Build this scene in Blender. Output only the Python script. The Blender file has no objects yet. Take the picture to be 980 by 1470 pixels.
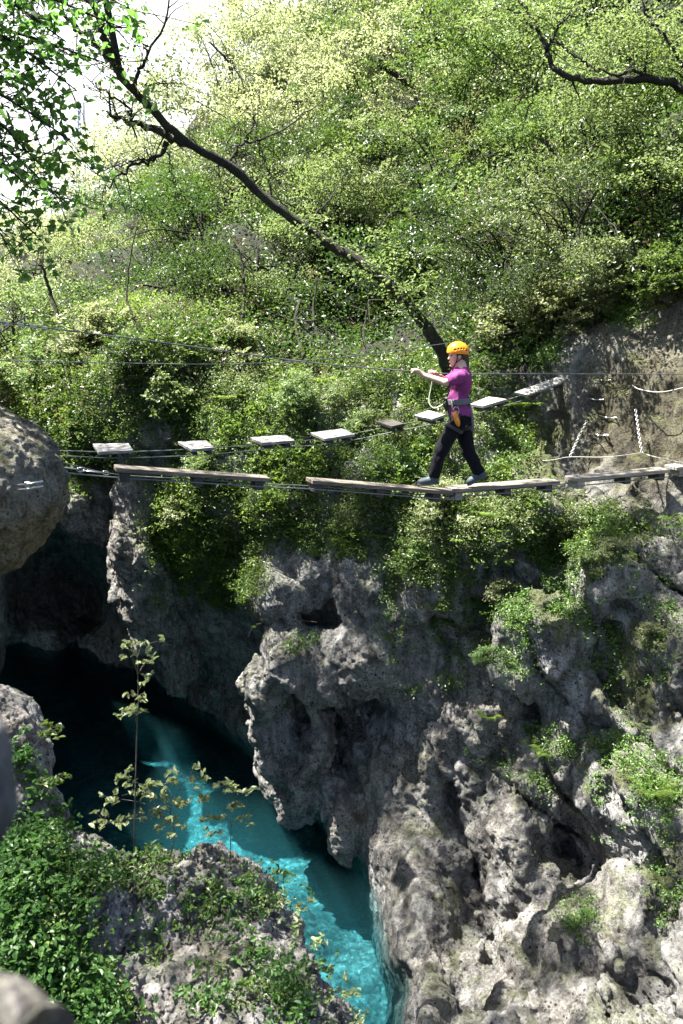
import bpy, math, random
import numpy as np
from mathutils import Vector, Matrix

rng = np.random.default_rng(7)
random.seed(7)
S = bpy.context.scene
COL = S.collection

# ------------------------------------------------------------------ camera
FPX, CU, CV = 1143.0, 490.0, 735.0
TH = math.radians(13.0)
CT, ST = math.cos(TH), math.sin(TH)
ZW = -8.5                                   # water level (camera height is 0)
cam_d = bpy.data.cameras.new("camera"); cam = bpy.data.objects.new("camera", cam_d); COL.objects.link(cam)
cam.rotation_euler = (math.pi/2 - TH, 0, 0)
cam_d.sensor_fit = 'VERTICAL'; cam_d.sensor_height = 36; cam_d.sensor_width = 24
cam_d.lens = 28.0; cam_d.clip_start = .05; cam_d.clip_end = 2000
cam_d.dof.use_dof = True; cam_d.dof.focus_distance = 9.6; cam_d.dof.aperture_fstop = 3.2
S.camera = cam


def P(u, v, Y):
    """world point at forward distance Y that the photograph shows at pixel u, v"""
    x = (u-CU)/FPX; y = -(v-CV)/FPX
    dy = CT + y*ST; dz = -ST + y*CT
    t = Y/dy
    return np.array([x*t, Y, dz*t])


def UV(p):
    """pixel of world points (n,3)"""
    d = p[..., 1]*CT - p[..., 2]*ST
    d = np.maximum(d, .05)
    yy = p[..., 1]*ST + p[..., 2]*CT
    return CU + FPX*p[..., 0]/d, CV - FPX*yy/d


def wy(v):
    """forward distance of the water surface at pixel row v"""
    a = math.atan((v-CV)/FPX) + TH
    return -ZW/math.tan(a)


def pxm(Y):
    return Y/FPX*1.0


# ------------------------------------------------------------------ noise
_perm = np.random.default_rng(3).permutation(256).astype(np.int32)
_perm = np.concatenate([_perm, _perm, _perm])
_grad = np.random.default_rng(5).normal(size=(256, 3)).astype(np.float32)
_grad /= np.linalg.norm(_grad, axis=1, keepdims=True)
_jit = np.random.default_rng(9).random((256, 3)).astype(np.float32)


def perlin(p):
    p = np.asarray(p, np.float32)
    i = np.floor(p).astype(np.int32); f = p - i
    i &= 255
    w = f*f*f*(f*(f*6-15)+10)
    out = 0
    for a in (0, 1):
        A = _perm[i[:, 0]+a]
        for b in (0, 1):
            B = _perm[A+i[:, 1]+b]
            for c in (0, 1):
                h = _perm[B+i[:, 2]+c]
                g = _grad[h]
                d = g[:, 0]*(f[:, 0]-a) + g[:, 1]*(f[:, 1]-b) + g[:, 2]*(f[:, 2]-c)
                wt = (w[:, 0] if a else 1-w[:, 0])*(w[:, 1] if b else 1-w[:, 1])*(w[:, 2] if c else 1-w[:, 2])
                out = out + d*wt
    return out*1.5


def fbm(p, n=4, ridged=False):
    s = 0; a = 1; t = 0
    p = np.asarray(p, np.float32).copy()
    for k in range(n):
        x = perlin(p)
        s = s + a*((1-2*np.abs(x)) if ridged else x)
        t += a; a *= .5; p = p*2.03 + 17.3
    return s/t


def worley(p):
    p = np.asarray(p, np.float32)
    i = np.floor(p).astype(np.int32); f = p-i
    best = np.full(len(p), 9., np.float32)
    for a in (-1, 0, 1):
        for b in (-1, 0, 1):
            for c in (-1, 0, 1):
                h = _perm[_perm[_perm[(i[:, 0]+a) & 255]+((i[:, 1]+b) & 255)]+((i[:, 2]+c) & 255)]
                j = _jit[h]
                d = (f[:, 0]-a-j[:, 0])**2+(f[:, 1]-b-j[:, 1])**2+(f[:, 2]-c-j[:, 2])**2
                best = np.minimum(best, d)
    return np.sqrt(best)


# ------------------------------------------------------------------ mesh helpers
def mesh_from(name, verts, faces, smooth=True, nside=4):
    """faces: (n,k) int array"""
    me = bpy.data.meshes.new(name)
    verts = np.ascontiguousarray(verts, np.float32); faces = np.ascontiguousarray(faces, np.int32)
    n, k = faces.shape
    me.vertices.add(len(verts)); me.vertices.foreach_set("co", verts.ravel())
    me.loops.add(n*k); me.loops.foreach_set("vertex_index", faces.ravel())
    me.polygons.add(n)
    me.polygons.foreach_set("loop_start", np.arange(0, n*k, k, dtype=np.int32))
    try:
        me.polygons.foreach_set("loop_total", np.full(n, k, np.int32))
    except Exception:
        pass
    me.polygons.foreach_set("use_smooth", np.full(n, smooth, bool))
    me.update(calc_edges=True); me.validate()
    return me


def link(name, me, mat=None, parent=None):
    o = bpy.data.objects.new(name, me); COL.objects.link(o)
    if mat is not None:
        me.materials.clear(); me.materials.append(mat)
    if parent is not None:
        o.parent = parent
    return o


def tag(o, label=None, cat=None, group=None, kind=None):
    if label: o['label'] = label
    if cat: o['category'] = cat
    if group: o['group'] = group
    if kind: o['kind'] = kind
    return o


def empty(name, loc=(0, 0, 0)):
    o = bpy.data.objects.new(name, None); COL.objects.link(o)
    o.location = [float(x) for x in loc]; o.empty_display_size = .2
    return o


def part(name, me, mat, root):
    """mesh in world coordinates, made a child of an Empty that stands at root.location"""
    me.transform(Matrix.Translation(-Vector(root.location)))
    return link(name, me, mat, root)


def surface_nets(f, org, h):
    s = f < 0
    nx, ny, nz = f.shape
    cnt = np.zeros((nx-1, ny-1, nz-1), np.int8)
    for a in (0, 1):
        for b in (0, 1):
            for c in (0, 1):
                cnt += s[a:nx-1+a, b:ny-1+b, c:nz-1+c]
    act = (cnt > 0) & (cnt < 8)
    I = np.argwhere(act)
    idx = np.full(act.shape, -1, np.int32); idx[act] = np.arange(len(I))
    val = {}
    for a in (0, 1):
        for b in (0, 1):
            for c in (0, 1):
                val[a, b, c] = f[I[:, 0]+a, I[:, 1]+b, I[:, 2]+c]
    pos = np.zeros((len(I), 3), np.float32); n = np.zeros(len(I), np.float32)
    for ax in range(3):
        o1, o2 = [k for k in range(3) if k != ax]
        for b in (0, 1):
            for c in (0, 1):
                k0 = [0, 0, 0]; k1 = [0, 0, 0]
                k0[o1] = k1[o1] = b; k0[o2] = k1[o2] = c; k1[ax] = 1
                v0 = val[tuple(k0)]; v1 = val[tuple(k1)]
                m = (v0 < 0) != (v1 < 0)
                d = np.where(m, v0-v1, 1); t = np.where(m, v0/d, 0)
                q = np.zeros((len(I), 3), np.float32); q[:, ax] = t; q[:, o1] = b; q[:, o2] = c
                pos += q*m[:, None]; n += m
    pos = pos/n[:, None]+I
    verts = pos*h+np.asarray(org, np.float32)
    F = []
    for ax in range(3):
        o1, o2 = [(1, 2), (2, 0), (0, 1)][ax]
        sl0 = [slice(None)]*3; sl1 = [slice(None)]*3
        sl0[ax] = slice(0, -1); sl1[ax] = slice(1, None)
        a = s[tuple(sl0)]; b = s[tuple(sl1)]
        E = np.argwhere(a != b)
        E = E[(E[:, o1] > 0) & (E[:, o2] > 0) & (E[:, o1] < f.shape[o1]-1) & (E[:, o2] < f.shape[o2]-1)]
        flip = a[E[:, 0], E[:, 1], E[:, 2]]
        quad = []
        for d1, d2 in ((-1, -1), (0, -1), (0, 0), (-1, 0)):
            c = E.copy(); c[:, o1] += d1; c[:, o2] += d2
            quad.append(idx[c[:, 0], c[:, 1], c[:, 2]])
        q = np.stack(quad, 1)
        q[~flip] = q[~flip][:, ::-1]
        F.append(q)
    return verts, np.concatenate(F)


def subdivide(v, f):
    """each quad into four"""
    e = np.stack([f, np.roll(f, -1, 1)], -1).reshape(-1, 2); e.sort(axis=1)
    key = e[:, 0].astype(np.int64)*len(v)+e[:, 1]
    uq, first, inv = np.unique(key, return_index=True, return_inverse=True)
    mid = (v[e[first, 0]]+v[e[first, 1]])*.5
    c = v[f].mean(1)
    n0 = len(v); n1 = n0+len(mid)
    m = (inv.reshape(-1)+n0).reshape(-1, 4); ci = n1+np.arange(len(f))
    out = [np.stack([f[:, k], m[:, k], ci, m[:, (k+3) % 4]], 1) for k in range(4)]
    return np.concatenate([v, mid, c]).astype(np.float32), np.concatenate(out).astype(np.int32)


def vnormals(v, f):
    a = v[f[:, 2]]-v[f[:, 0]]; b = v[f[:, 3 if f.shape[1] > 3 else 1]]-v[f[:, 1 if f.shape[1] > 3 else 0]]
    n = np.cross(a, b)
    out = np.zeros_like(v)
    for k in range(f.shape[1]):
        for c in range(3):
            out[:, c] += np.bincount(f[:, k], n[:, c], len(v))
    return out/np.maximum(np.linalg.norm(out, axis=1, keepdims=True), 1e-9)


def eval_grid(lo, hi, h, fn):
    lo = np.asarray(lo, float); n = [int((hi[k]-lo[k])/h)+1 for k in range(3)]
    xs, ys, zs = [(lo[k]+h*np.arange(n[k])).astype(np.float32) for k in range(3)]
    f = np.empty(n, np.float32)
    step = max(1, 400000//(n[1]*n[2]))
    for i in range(0, n[0], step):
        X, Y, Z = np.meshgrid(xs[i:i+step], ys, zs, indexing='ij')
        p = np.stack([X.ravel(), Y.ravel(), Z.ravel()], 1)
        f[i:i+step] = fn(p).reshape(X.shape)
    return f


def smin(a, b, k):
    h = np.clip(.5+.5*(b-a)/k, 0, 1)
    return b*(1-h)+a*h-k*h*(1-h)


def ell(p, c, r, R=None):
    q = p-np.asarray(c, np.float32)
    if R is not None: q = q@np.asarray(R, np.float32)
    r = np.asarray(r, np.float32)
    k0 = np.linalg.norm(q/r, axis=1); k1 = np.linalg.norm(q/(r*r), axis=1)
    return k0*(k0-1)/np.maximum(k1, 1e-6)


def cap(p, a, b, ra, rb):
    a = np.asarray(a, np.float32); b = np.asarray(b, np.float32)
    ab = b-a; t = np.clip(((p-a)@ab)/max(float(ab@ab), 1e-9), 0, 1)
    return np.linalg.norm(p-a-t[:, None]*ab, axis=1)-(ra+(rb-ra)*t)


def tube_arrays(path, radii, ns=8, base=0, closed_end=True):
    path = np.asarray(path, float); n = len(path)
    radii = np.broadcast_to(np.asarray(radii, float), (n,))
    T = np.gradient(path, axis=0); T /= np.maximum(np.linalg.norm(T, axis=1, keepdims=True), 1e-9)
    up = np.array([0, 0, 1.]) if abs(T[0, 2]) < .9 else np.array([1., 0, 0])
    V = []; nrm = np.cross(T[0], up); nrm /= np.linalg.norm(nrm)
    for i in range(n):
        nrm = nrm-T[i]*(nrm@T[i]); nrm /= max(np.linalg.norm(nrm), 1e-9)
        bn = np.cross(T[i], nrm)
        a = np.arange(ns)*2*math.pi/ns
        V.append(path[i]+radii[i]*(np.cos(a)[:, None]*nrm+np.sin(a)[:, None]*bn))
    V = np.concatenate(V)
    F = []
    for i in range(n-1):
        for k in range(ns):
            F.append((base+i*ns+k, base+i*ns+(k+1) % ns, base+(i+1)*ns+(k+1) % ns, base+(i+1)*ns+k))
    if closed_end:
        c0 = len(V); V = np.vstack([V, path[0], path[-1]])
        for k in range(ns):
            F.append((base+(k+1) % ns, base+k, base+c0, base+c0))
            F.append((base+(n-1)*ns+k, base+(n-1)*ns+(k+1) % ns, base+c0+1, base+c0+1))
    return V, F


class MB:
    """collects tubes, boxes and quads into one mesh"""
    def __init__(s): s.V = []; s.F = []; s.n = 0
    def add(s, V, F):
        s.V.append(np.asarray(V, float)); s.F += [tuple(i+s.n for i in f) for f in F]; s.n += len(V)
    def tube(s, path, r, ns=8):
        V, F = tube_arrays(path, r, ns); s.add(V, F)
    def box(s, c, ax, ay, az, bev=.006):
        """box with half-axis vectors, edges chamfered"""
        c, ax, ay, az = [np.asarray(q, float) for q in (c, ax, ay, az)]
        V = []
        L = [np.linalg.norm(q) for q in (ax, ay, az)]
        bm = []
        for sx in (-1, 1):
            for sy in (-1, 1):
                for sz in (-1, 1):
                    for k in range(3):
                        f = [1-bev/L[i] if i != k else 1 for i in range(3)]
                        V.append(c+ax*sx*f[0]+ay*sy*f[1]+az*sz*f[2])
        id = lambda sx, sy, sz, k: (((sx > 0)*2+(sy > 0))*2+(sz > 0))*3+k
        F = []
        for k in range(3):
            for sg in (-1, 1):
                o1, o2 = (k+1) % 3, (k+2) % 3
                q = []
                for a, b in ((-1, -1), (1, -1), (1, 1), (-1, 1)):
                    s3 = [0, 0, 0]; s3[k] = sg; s3[o1] = a; s3[o2] = b
                    q.append(id(*s3, k))
                F.append(tuple(q if sg > 0 else q[::-1]))
        for k in range(3):
            o1, o2 = (k+1) % 3, (k+2) % 3
            for a in (-1, 1):
                for b in (-1, 1):
                    s0 = [0]*3; s1 = [0]*3
                    s0[o1] = s1[o1] = a; s0[o2] = s1[o2] = b; s0[k] = -1; s1[k] = 1
                    q = [id(*s0, o1), id(*s1, o1), id(*s1, o2), id(*s0, o2)]
                    F.append(tuple(q if a*b > 0 else q[::-1]))
        for sx in (-1, 1):
            for sy in (-1, 1):
                for sz in (-1, 1):
                    q = [id(sx, sy, sz, 0), id(sx, sy, sz, 1), id(sx, sy, sz, 2)]
                    if sx*sy*sz < 0: q = q[::-1]
                    F.append(tuple(q))
        s.add(V, F)
    def mesh(s, name, smooth=False):
        me = bpy.data.meshes.new(name)
        F = []
        for f in s.F:
            g = []
            for i in f:
                if i not in g: g.append(i)
            F.append(g)
        me.from_pydata(np.concatenate(s.V).tolist(), [], F)
        me.polygons.foreach_set("use_smooth", np.full(len(me.polygons), smooth, bool))
        me.update()
        return me


def spline(pts, n=40):
    """smooth curve through points (Catmull-Rom)"""
    p = np.asarray(pts, float)
    q = np.vstack([2*p[0]-p[1], p, 2*p[-1]-p[-2]])
    out = []
    m = len(p)-1
    for t in np.linspace(0, m, n):
        i = min(int(t), m-1); s = t-i
        a, b, c, d = q[i:i+4]
        out.append(.5*((2*b)+(-a+c)*s+(2*a-5*b+4*c-d)*s*s+(-a+3*b-3*c+d)*s**3))
    return np.array(out)


# ------------------------------------------------------------------ node helpers
def new_mat(name):
    m = bpy.data.materials.new(name); m.use_nodes = True
    nt = m.node_tree; nt.nodes.clear()
    return m, nt


class N:
    def __init__(s, nt): s.nt = nt
    def __call__(s, t, **kw):
        n = s.nt.nodes.new(t)
        for k, v in kw.items():
            if k.startswith('i_'):
                n.inputs[k[2:].replace('_', ' ')].default_value = v
            else:
                setattr(n, k, v)
        return n
    def l(s, a, b): s.nt.links.new(a, b)
    def ramp(s, fac, stops, interp='LINEAR'):
        r = s('ShaderNodeValToRGB'); e = r.color_ramp; e.interpolation = interp
        while len(e.elements) < len(stops): e.elements.new(.5)
        for q, (pos, c) in zip(e.elements, stops):
            q.position = pos; q.color = (*c, 1) if len(c) == 3 else c
        s.l(fac, r.inputs[0]); return r.outputs[0]
    def noise(s, vec, scale, detail=4, rough=.55, dist=0):
        n = s('ShaderNodeTexNoise'); n.inputs['Scale'].default_value = scale; n.inputs['Detail'].default_value = detail
        n.inputs['Roughness'].default_value = rough; n.inputs['Distortion'].default_value = dist
        s.l(vec, n.inputs['Vector']); return n.outputs['Fac']
    def vor(s, vec, scale, feature='F1', rand=1):
        n = s('ShaderNodeTexVoronoi'); n.feature = feature; n.inputs['Scale'].default_value = scale
        n.inputs['Randomness'].default_value = rand
        s.l(vec, n.inputs['Vector']); return n.outputs['Distance']
    def mix(s, fac, a, b, mode='MIX'):
        n = s('ShaderNodeMix', data_type='RGBA', blend_type=mode)
        if isinstance(fac, (int, float)): n.inputs[0].default_value = fac
        else: s.l(fac, n.inputs[0])
        for sock, q in ((n.inputs[6], a), (n.inputs[7], b)):
            if isinstance(q, tuple): sock.default_value = (*q, 1)
            else: s.l(q, sock)
        return n.outputs[2]
    def math(s, op, a, b=0, clamp=False):
        n = s('ShaderNodeMath', operation=op, use_clamp=clamp)
        for sock, q in ((n.inputs[0], a), (n.inputs[1], b)):
            if isinstance(q, (int, float)): sock.default_value = q
            else: s.l(q, sock)
        return n.outputs[0]
    def scale(s, vec, xyz):
        n = s('ShaderNodeMapping'); n.inputs['Scale'].default_value = xyz; s.l(vec, n.inputs[0]); return n.outputs[0]
    def bump(s, h, strength, dist, normal=None):
        n = s('ShaderNodeBump'); n.inputs['Strength'].default_value = strength; n.inputs['Distance'].default_value = dist
        s.l(h, n.inputs['Height'])
        if normal is not None: s.l(normal, n.inputs['Normal'])
        return n.outputs[0]
# ------------------------------------------------------------------ materials
def rock_material(name, light=(.38, .372, .36), dark=(.12, .117, .115), warm=(.29, .255, .20), warm_amt=.28, moss_amt=.5, scale=1.0, pit=1.0):
    m, nt = new_mat(name); n = N(nt)
    geo = n('ShaderNodeNewGeometry'); pos = geo.outputs['Position']
    big = n.noise(pos, .55*scale, 5, .6, .4)
    mid = n.noise(pos, 3.2*scale, 8, .68, .3)
    strk = n.noise(n.scale(pos, (5*scale, 5*scale, 1.1*scale)), 1, 7, .65, .8)
    fine = n.noise(pos, 30*scale, 6, .75)
    c = n.ramp(mid, [(.36, dark), (.47, tuple(.62*x for x in light)), (.62, light)])
    c = n.mix(n.math('MULTIPLY', n.ramp(big, [(.47, (0,)*3), (.58, (1,)*3)]), warm_amt), c, warm)
    st = n.ramp(strk, [(.38, (.3,)*3), (.52, (1,)*3)])
    c = n.mix(.7, c, st, 'MULTIPLY')
    ft = n.ramp(fine, [(.38, (.16,)*3), (.44, (.6,)*3), (.53, (1,)*3), (.66, (1.25,)*3)])
    ck = n.math('ABSOLUTE', n.math('SUBTRACT', n.noise(n.scale(pos, (1, 1, .6)), 2.3*scale, 5, .6, 1.2), .5))
    cracks = n.ramp(ck, [(0, (.2,)*3), (.010, (.45,)*3), (.03, (1,)*3)])
    c = n.mix(.35, c, cracks, 'MULTIPLY')
    c = n.mix(n.ramp(n.noise(pos, 1.1*scale, 4, .6), [(.40, (.35,)*3), (.6, (.95,)*3)]), c, ft, 'MULTIPLY')
    # lichen specks and pits of the karst surface
    v = n.vor(n.mix(.12, pos, n('ShaderNodeTexNoise', i_Scale=9.0).outputs['Color']), 15*scale)
    pits = n.ramp(v, [(.14, (.10,)*3), (.27, (1,)*3)])
    pm = n.ramp(n.noise(pos, 1.7*scale, 4, .6), [(.42, (0,)*3), (.53, (1,)*3)])
    c = n.mix(n.math('MULTIPLY', pm, .95*pit), c, pits, 'MULTIPLY')
    # moss where water lingers: patches of its own, on the flatter faces
    sep = n('ShaderNodeSeparateXYZ'); n.l(geo.outputs['Normal'], sep.inputs[0])
    mo = n.math('ADD', n.noise(pos, 1.3*scale, 7, .72, .5), n.math('MULTIPLY', sep.outputs['Z'], .16))
    at = n('ShaderNodeAttribute', attribute_name='tufa')
    c = n.mix(n.math('MULTIPLY', at.outputs['Fac'], .9), c, n.mix(1.0, n.ramp(n.noise(n.scale(pos, (2.2, 2.2, .8)), 1, 6, .65, .6), [(.36, (.022, .02, .013)), (.46, (.062, .052, .026)), (.54, (.09, .082, .046)), (.66, (.17, .16, .125))]), ft, 'MULTIPLY'))
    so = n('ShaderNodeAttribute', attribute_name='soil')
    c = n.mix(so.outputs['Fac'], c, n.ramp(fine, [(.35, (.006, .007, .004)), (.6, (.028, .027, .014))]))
    ma = n('ShaderNodeAttribute', attribute_name='moss')
    mo = n.math('ADD', mo, n.math('MULTIPLY', ma.outputs['Fac'], .17))
    moss_amt = n.math('ADD', moss_amt, n.math('MULTIPLY', ma.outputs['Fac'], .4), True)
    mf = n.math('MULTIPLY', n.ramp(mo, [(.60, (0,)*3), (.70, (1,)*3)]), moss_amt)
    mc = n.ramp(fine, [(.36, (.020, .032, .008)), (.58, (.10, .115, .026))])
    c = n.mix(mf, c, mc)
    b = n('ShaderNodeBsdfPrincipled'); n.l(c, b.inputs['Base Color']); b.inputs['Roughness'].default_value = .88
    b.inputs['Specular IOR Level'].default_value = .25
    nb = n.bump(n.math('ADD', n.math('MULTIPLY', mid, 1.0), n.math('MULTIPLY', strk, .5)), .6, .07/scale)
    nb = n.bump(fine, 1.0, .045/scale, nb)
    nb = n.bump(cracks, .35, .04/scale, nb)
    nb = n.bump(n.math('MULTIPLY', pits, pm), .5*pit, .03/scale, nb)
    n.l(nb, b.inputs['Normal'])
    o = n('ShaderNodeOutputMaterial'); n.l(b.outputs[0], o.inputs[0])
    return m


def leaf_material(name, c0, c1, trans, tf=.45, gloss=.35):
    m, nt = new_mat(name); n = N(nt)
    geo = n('ShaderNodeNewGeometry'); r = geo.outputs['Random Per Island']
    oi = n('ShaderNodeObjectInfo')
    c = n.ramp(r, [(0, c0), (.55, tuple((a+b)/2 for a, b in zip(c0, c1))), (1, c1)])
    hs = n('ShaderNodeHueSaturation'); n.l(c, hs.inputs['Color'])
    n.l(n.math('ADD', n.math('MULTIPLY', oi.outputs['Random'], .045), .478), hs.inputs['Hue'])
    n.l(n.math('ADD', n.math('MULTIPLY', oi.outputs['Random'], .75), .62), hs.inputs['Value'])
    b = n('ShaderNodeBsdfPrincipled'); n.l(hs.outputs[0], b.inputs['Base Color']); b.inputs['Roughness'].default_value = .42
    b.inputs['Specular IOR Level'].default_value = gloss
    t = n('ShaderNodeBsdfTranslucent'); n.l(n.mix(.8, hs.outputs[0], trans), t.inputs[0])
    mx = n('ShaderNodeMixShader'); mx.inputs[0].default_value = tf
    n.l(b.outputs[0], mx.inputs[1]); n.l(t.outputs[0], mx.inputs[2])
    o = n('ShaderNodeOutputMaterial'); n.l(mx.outputs[0], o.inputs[0])
    return m


def simple(name, col, rough=.6, metal=0, nscale=30, var=.25, bump=.2, bdist=.003, stretch=None, spec=.5):
    m, nt = new_mat(name); n = N(nt)
    tc = n('ShaderNodeTexCoord').outputs['Object']
    if stretch: tc = n.scale(tc, stretch)
    f = n.noise(tc, nscale, 5, .6)
    c = n.ramp(f, [(.3, tuple(x*(1-var) for x in col)), (.7, tuple(min(1, x*(1+var)) for x in col))])
    b = n('ShaderNodeBsdfPrincipled'); n.l(c, b.inputs['Base Color']); b.inputs['Roughness'].default_value = rough
    b.inputs['Metallic'].default_value = metal; b.inputs['Specular IOR Level'].default_value = spec
    n.l(n.bump(f, bump, bdist), b.inputs['Normal'])
    o = n('ShaderNodeOutputMaterial'); n.l(b.outputs[0], o.inputs[0])
    return m


def wood_material(name, a, b_, axis):
    """weathered plank, grain along the given world direction"""
    m, nt = new_mat(name); n = N(nt)
    pos = n('ShaderNodeNewGeometry').outputs['Position']
    ang = math.atan2(axis[1], axis[0])
    mp = n('ShaderNodeMapping', vector_type='TEXTURE'); mp.inputs['Rotation'].default_value = (0, 0, ang); n.l(pos, mp.inputs[0])
    g = n.noise(n.scale(mp.outputs[0], (2.5, 45, 45)), 1, 6, .65, .6)
    w = n.noise(pos, 4, 4)
    c = n.ramp(g, [(.28, tuple(.45*x for x in a)), (.45, a), (.7, b_)])
    c = n.mix(.4, c, n.ramp(w, [(.35, (.55,)*3), (.6, (1,)*3)]), 'MULTIPLY')
    b = n('ShaderNodeBsdfPrincipled'); n.l(c, b.inputs['Base Color']); b.inputs['Roughness'].default_value = .7
    n.l(n.bump(g, .5, .006), b.inputs['Normal'])
    o = n('ShaderNodeOutputMaterial'); n.l(b.outputs[0], o.inputs[0])
    return m


def bark_material(name, a, b_, moss=.4):
    m, nt = new_mat(name); n = N(nt)
    pos = n('ShaderNodeNewGeometry').outputs['Position']
    f = n.noise(n.scale(pos, (22, 22, 9)), 1, 7, .7, .8)
    c = n.ramp(f, [(.3, a), (.65, b_)])
    mf = n.math('MULTIPLY', n.ramp(n.noise(pos, 3, 5, .65), [(.48, (0,)*3), (.6, (1,)*3)]), moss)
    c = n.mix(mf, c, (.05, .065, .015))
    b = n('ShaderNodeBsdfPrincipled'); n.l(c, b.inputs['Base Color']); b.inputs['Roughness'].default_value = .9
    n.l(n.bump(f, 1, .06), b.inputs['Normal'])
    o = n('ShaderNodeOutputMaterial'); n.l(b.outputs[0], o.inputs[0])
    return m


M_ROCK = rock_material("limestone")
M_NOSE = rock_material("damp limestone", light=(.36, .335, .28), dark=(.11, .10, .08), warm=(.26, .205, .11), warm_amt=.8, moss_amt=.6, scale=1.3, pit=.7)
M_NEAR = rock_material("pitted limestone", light=(.37, .35, .345), dark=(.06, .058, .057), warm=(.30, .24, .16), scale=1.9, moss_amt=.35)
M_TUFA = M_ROCK


def ground_material():
    m, nt = new_mat("leaf litter soil"); n = N(nt)
    pos = n('ShaderNodeNewGeometry').outputs['Position']
    f = n.noise(pos, 6, 7, .7)
    g = n.noise(pos, 1.2, 4)
    c = n.ramp(f, [(.3, (.005, .005, .003)), (.55, (.016, .015, .009)), (.72, (.045, .036, .022))])
    c = n.mix(n.ramp(g, [(.42, (0,)*3), (.6, (1,)*3)]), c, n.ramp(f, [(.3, (.005, .010, .003)), (.65, (.02, .03, .008))]))
    b = n('ShaderNodeBsdfPrincipled'); n.l(c, b.inputs['Base Color']); b.inputs['Roughness'].default_value = .95
    n.l(n.bump(f, 1, .15), b.inputs['Normal'])
    o = n('ShaderNodeOutputMaterial'); n.l(b.outputs[0], o.inputs[0])
    return m


M_SOIL = ground_material()
M_STEEL = simple("galvanised steel", (.42, .42, .42), .35, .9, 60, .15, .1)
M_CHAIN = simple("zinc chain", (.36, .36, .35), .5, .5, 60, .1, .1)
M_CABLE = simple("steel cable", (.16, .165, .17), .5, .5, 200, .3, .3)
M_ROPE = simple("pale rope", (.36, .345, .31), .85, 0, 150, .2, .5)
M_DARKWOOD = simple("dark timber", (.035, .03, .026), .8, 0, 20, .4, .4)

# ------------------------------------------------------------------ world, sun
SUN = np.array([-.45, .06, 1.0]); SUN /= np.linalg.norm(SUN)
elev = math.asin(SUN[2]); az = math.atan2(SUN[0], SUN[1])     # azimuth from +Y towards +X
w = bpy.data.worlds.new("World"); S.world = w; w.use_nodes = True
nt = w.node_tree; nt.nodes.clear(); n = N(nt)
sky = n('ShaderNodeTexSky', sky_type='NISHITA', sun_disc=False)
sky.sun_elevation = elev; sky.sun_rotation = az; sky.air_density = 1.0; sky.dust_density = 2.0
# thin bright overcast veil: photo sky is nearly white
tc = n('ShaderNodeTexCoord').outputs['Generated']
cl = n.noise(tc, 2.2, 5, .55)
dt = n('ShaderNodeVectorMath', operation='DOT_PRODUCT'); n.l(tc, dt.inputs[0]); bk = Vector((-.34, .88, .32)).normalized(); dt.inputs[1].default_value = bk
veil = n.math('MULTIPLY', n.ramp(dt.outputs['Value'], [(.62, (0,)*3), (.86, (1,)*3)]), n.ramp(cl, [(.25, (.6,)*3), (.55, (1,)*3)]))
skc = n.mix(veil, sky.outputs[0], (7.6, 7.7, 8.0))   # a bright white bank of cloud low on the far side
bg = n('ShaderNodeBackground'); n.l(skc, bg.inputs[0]); bg.inputs[1].default_value = .05
ow = n('ShaderNodeOutputWorld'); n.l(bg.outputs[0], ow.inputs[0])
sd = bpy.data.lights.new("sun", 'SUN'); sd.energy = 5.0; sd.angle = math.radians(.53); sd.color = (1, .96, .88)
so = bpy.data.objects.new("sun", sd); COL.objects.link(so)
so.rotation_euler = Vector((-SUN).tolist()).to_track_quat('-Z', 'Y').to_euler()
so.location = (0, 0, 40)
S.view_settings.view_transform = 'Standard'; S.view_settings.look = 'None'; S.view_settings.gamma = 1
S.view_settings.use_curve_mapping = False
S.view_settings.exposure = 2.5
S.cycles.max_bounces = 7; S.cycles.diffuse_bounces = 2; S.cycles.glossy_bounces = 2; S.cycles.transmission_bounces = 4
S.cycles.transparent_max_bounces = 8; S.cycles.sample_clamp_indirect = 6
S.cycles.caustics_reflective = False; S.cycles.caustics_refractive = False
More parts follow.
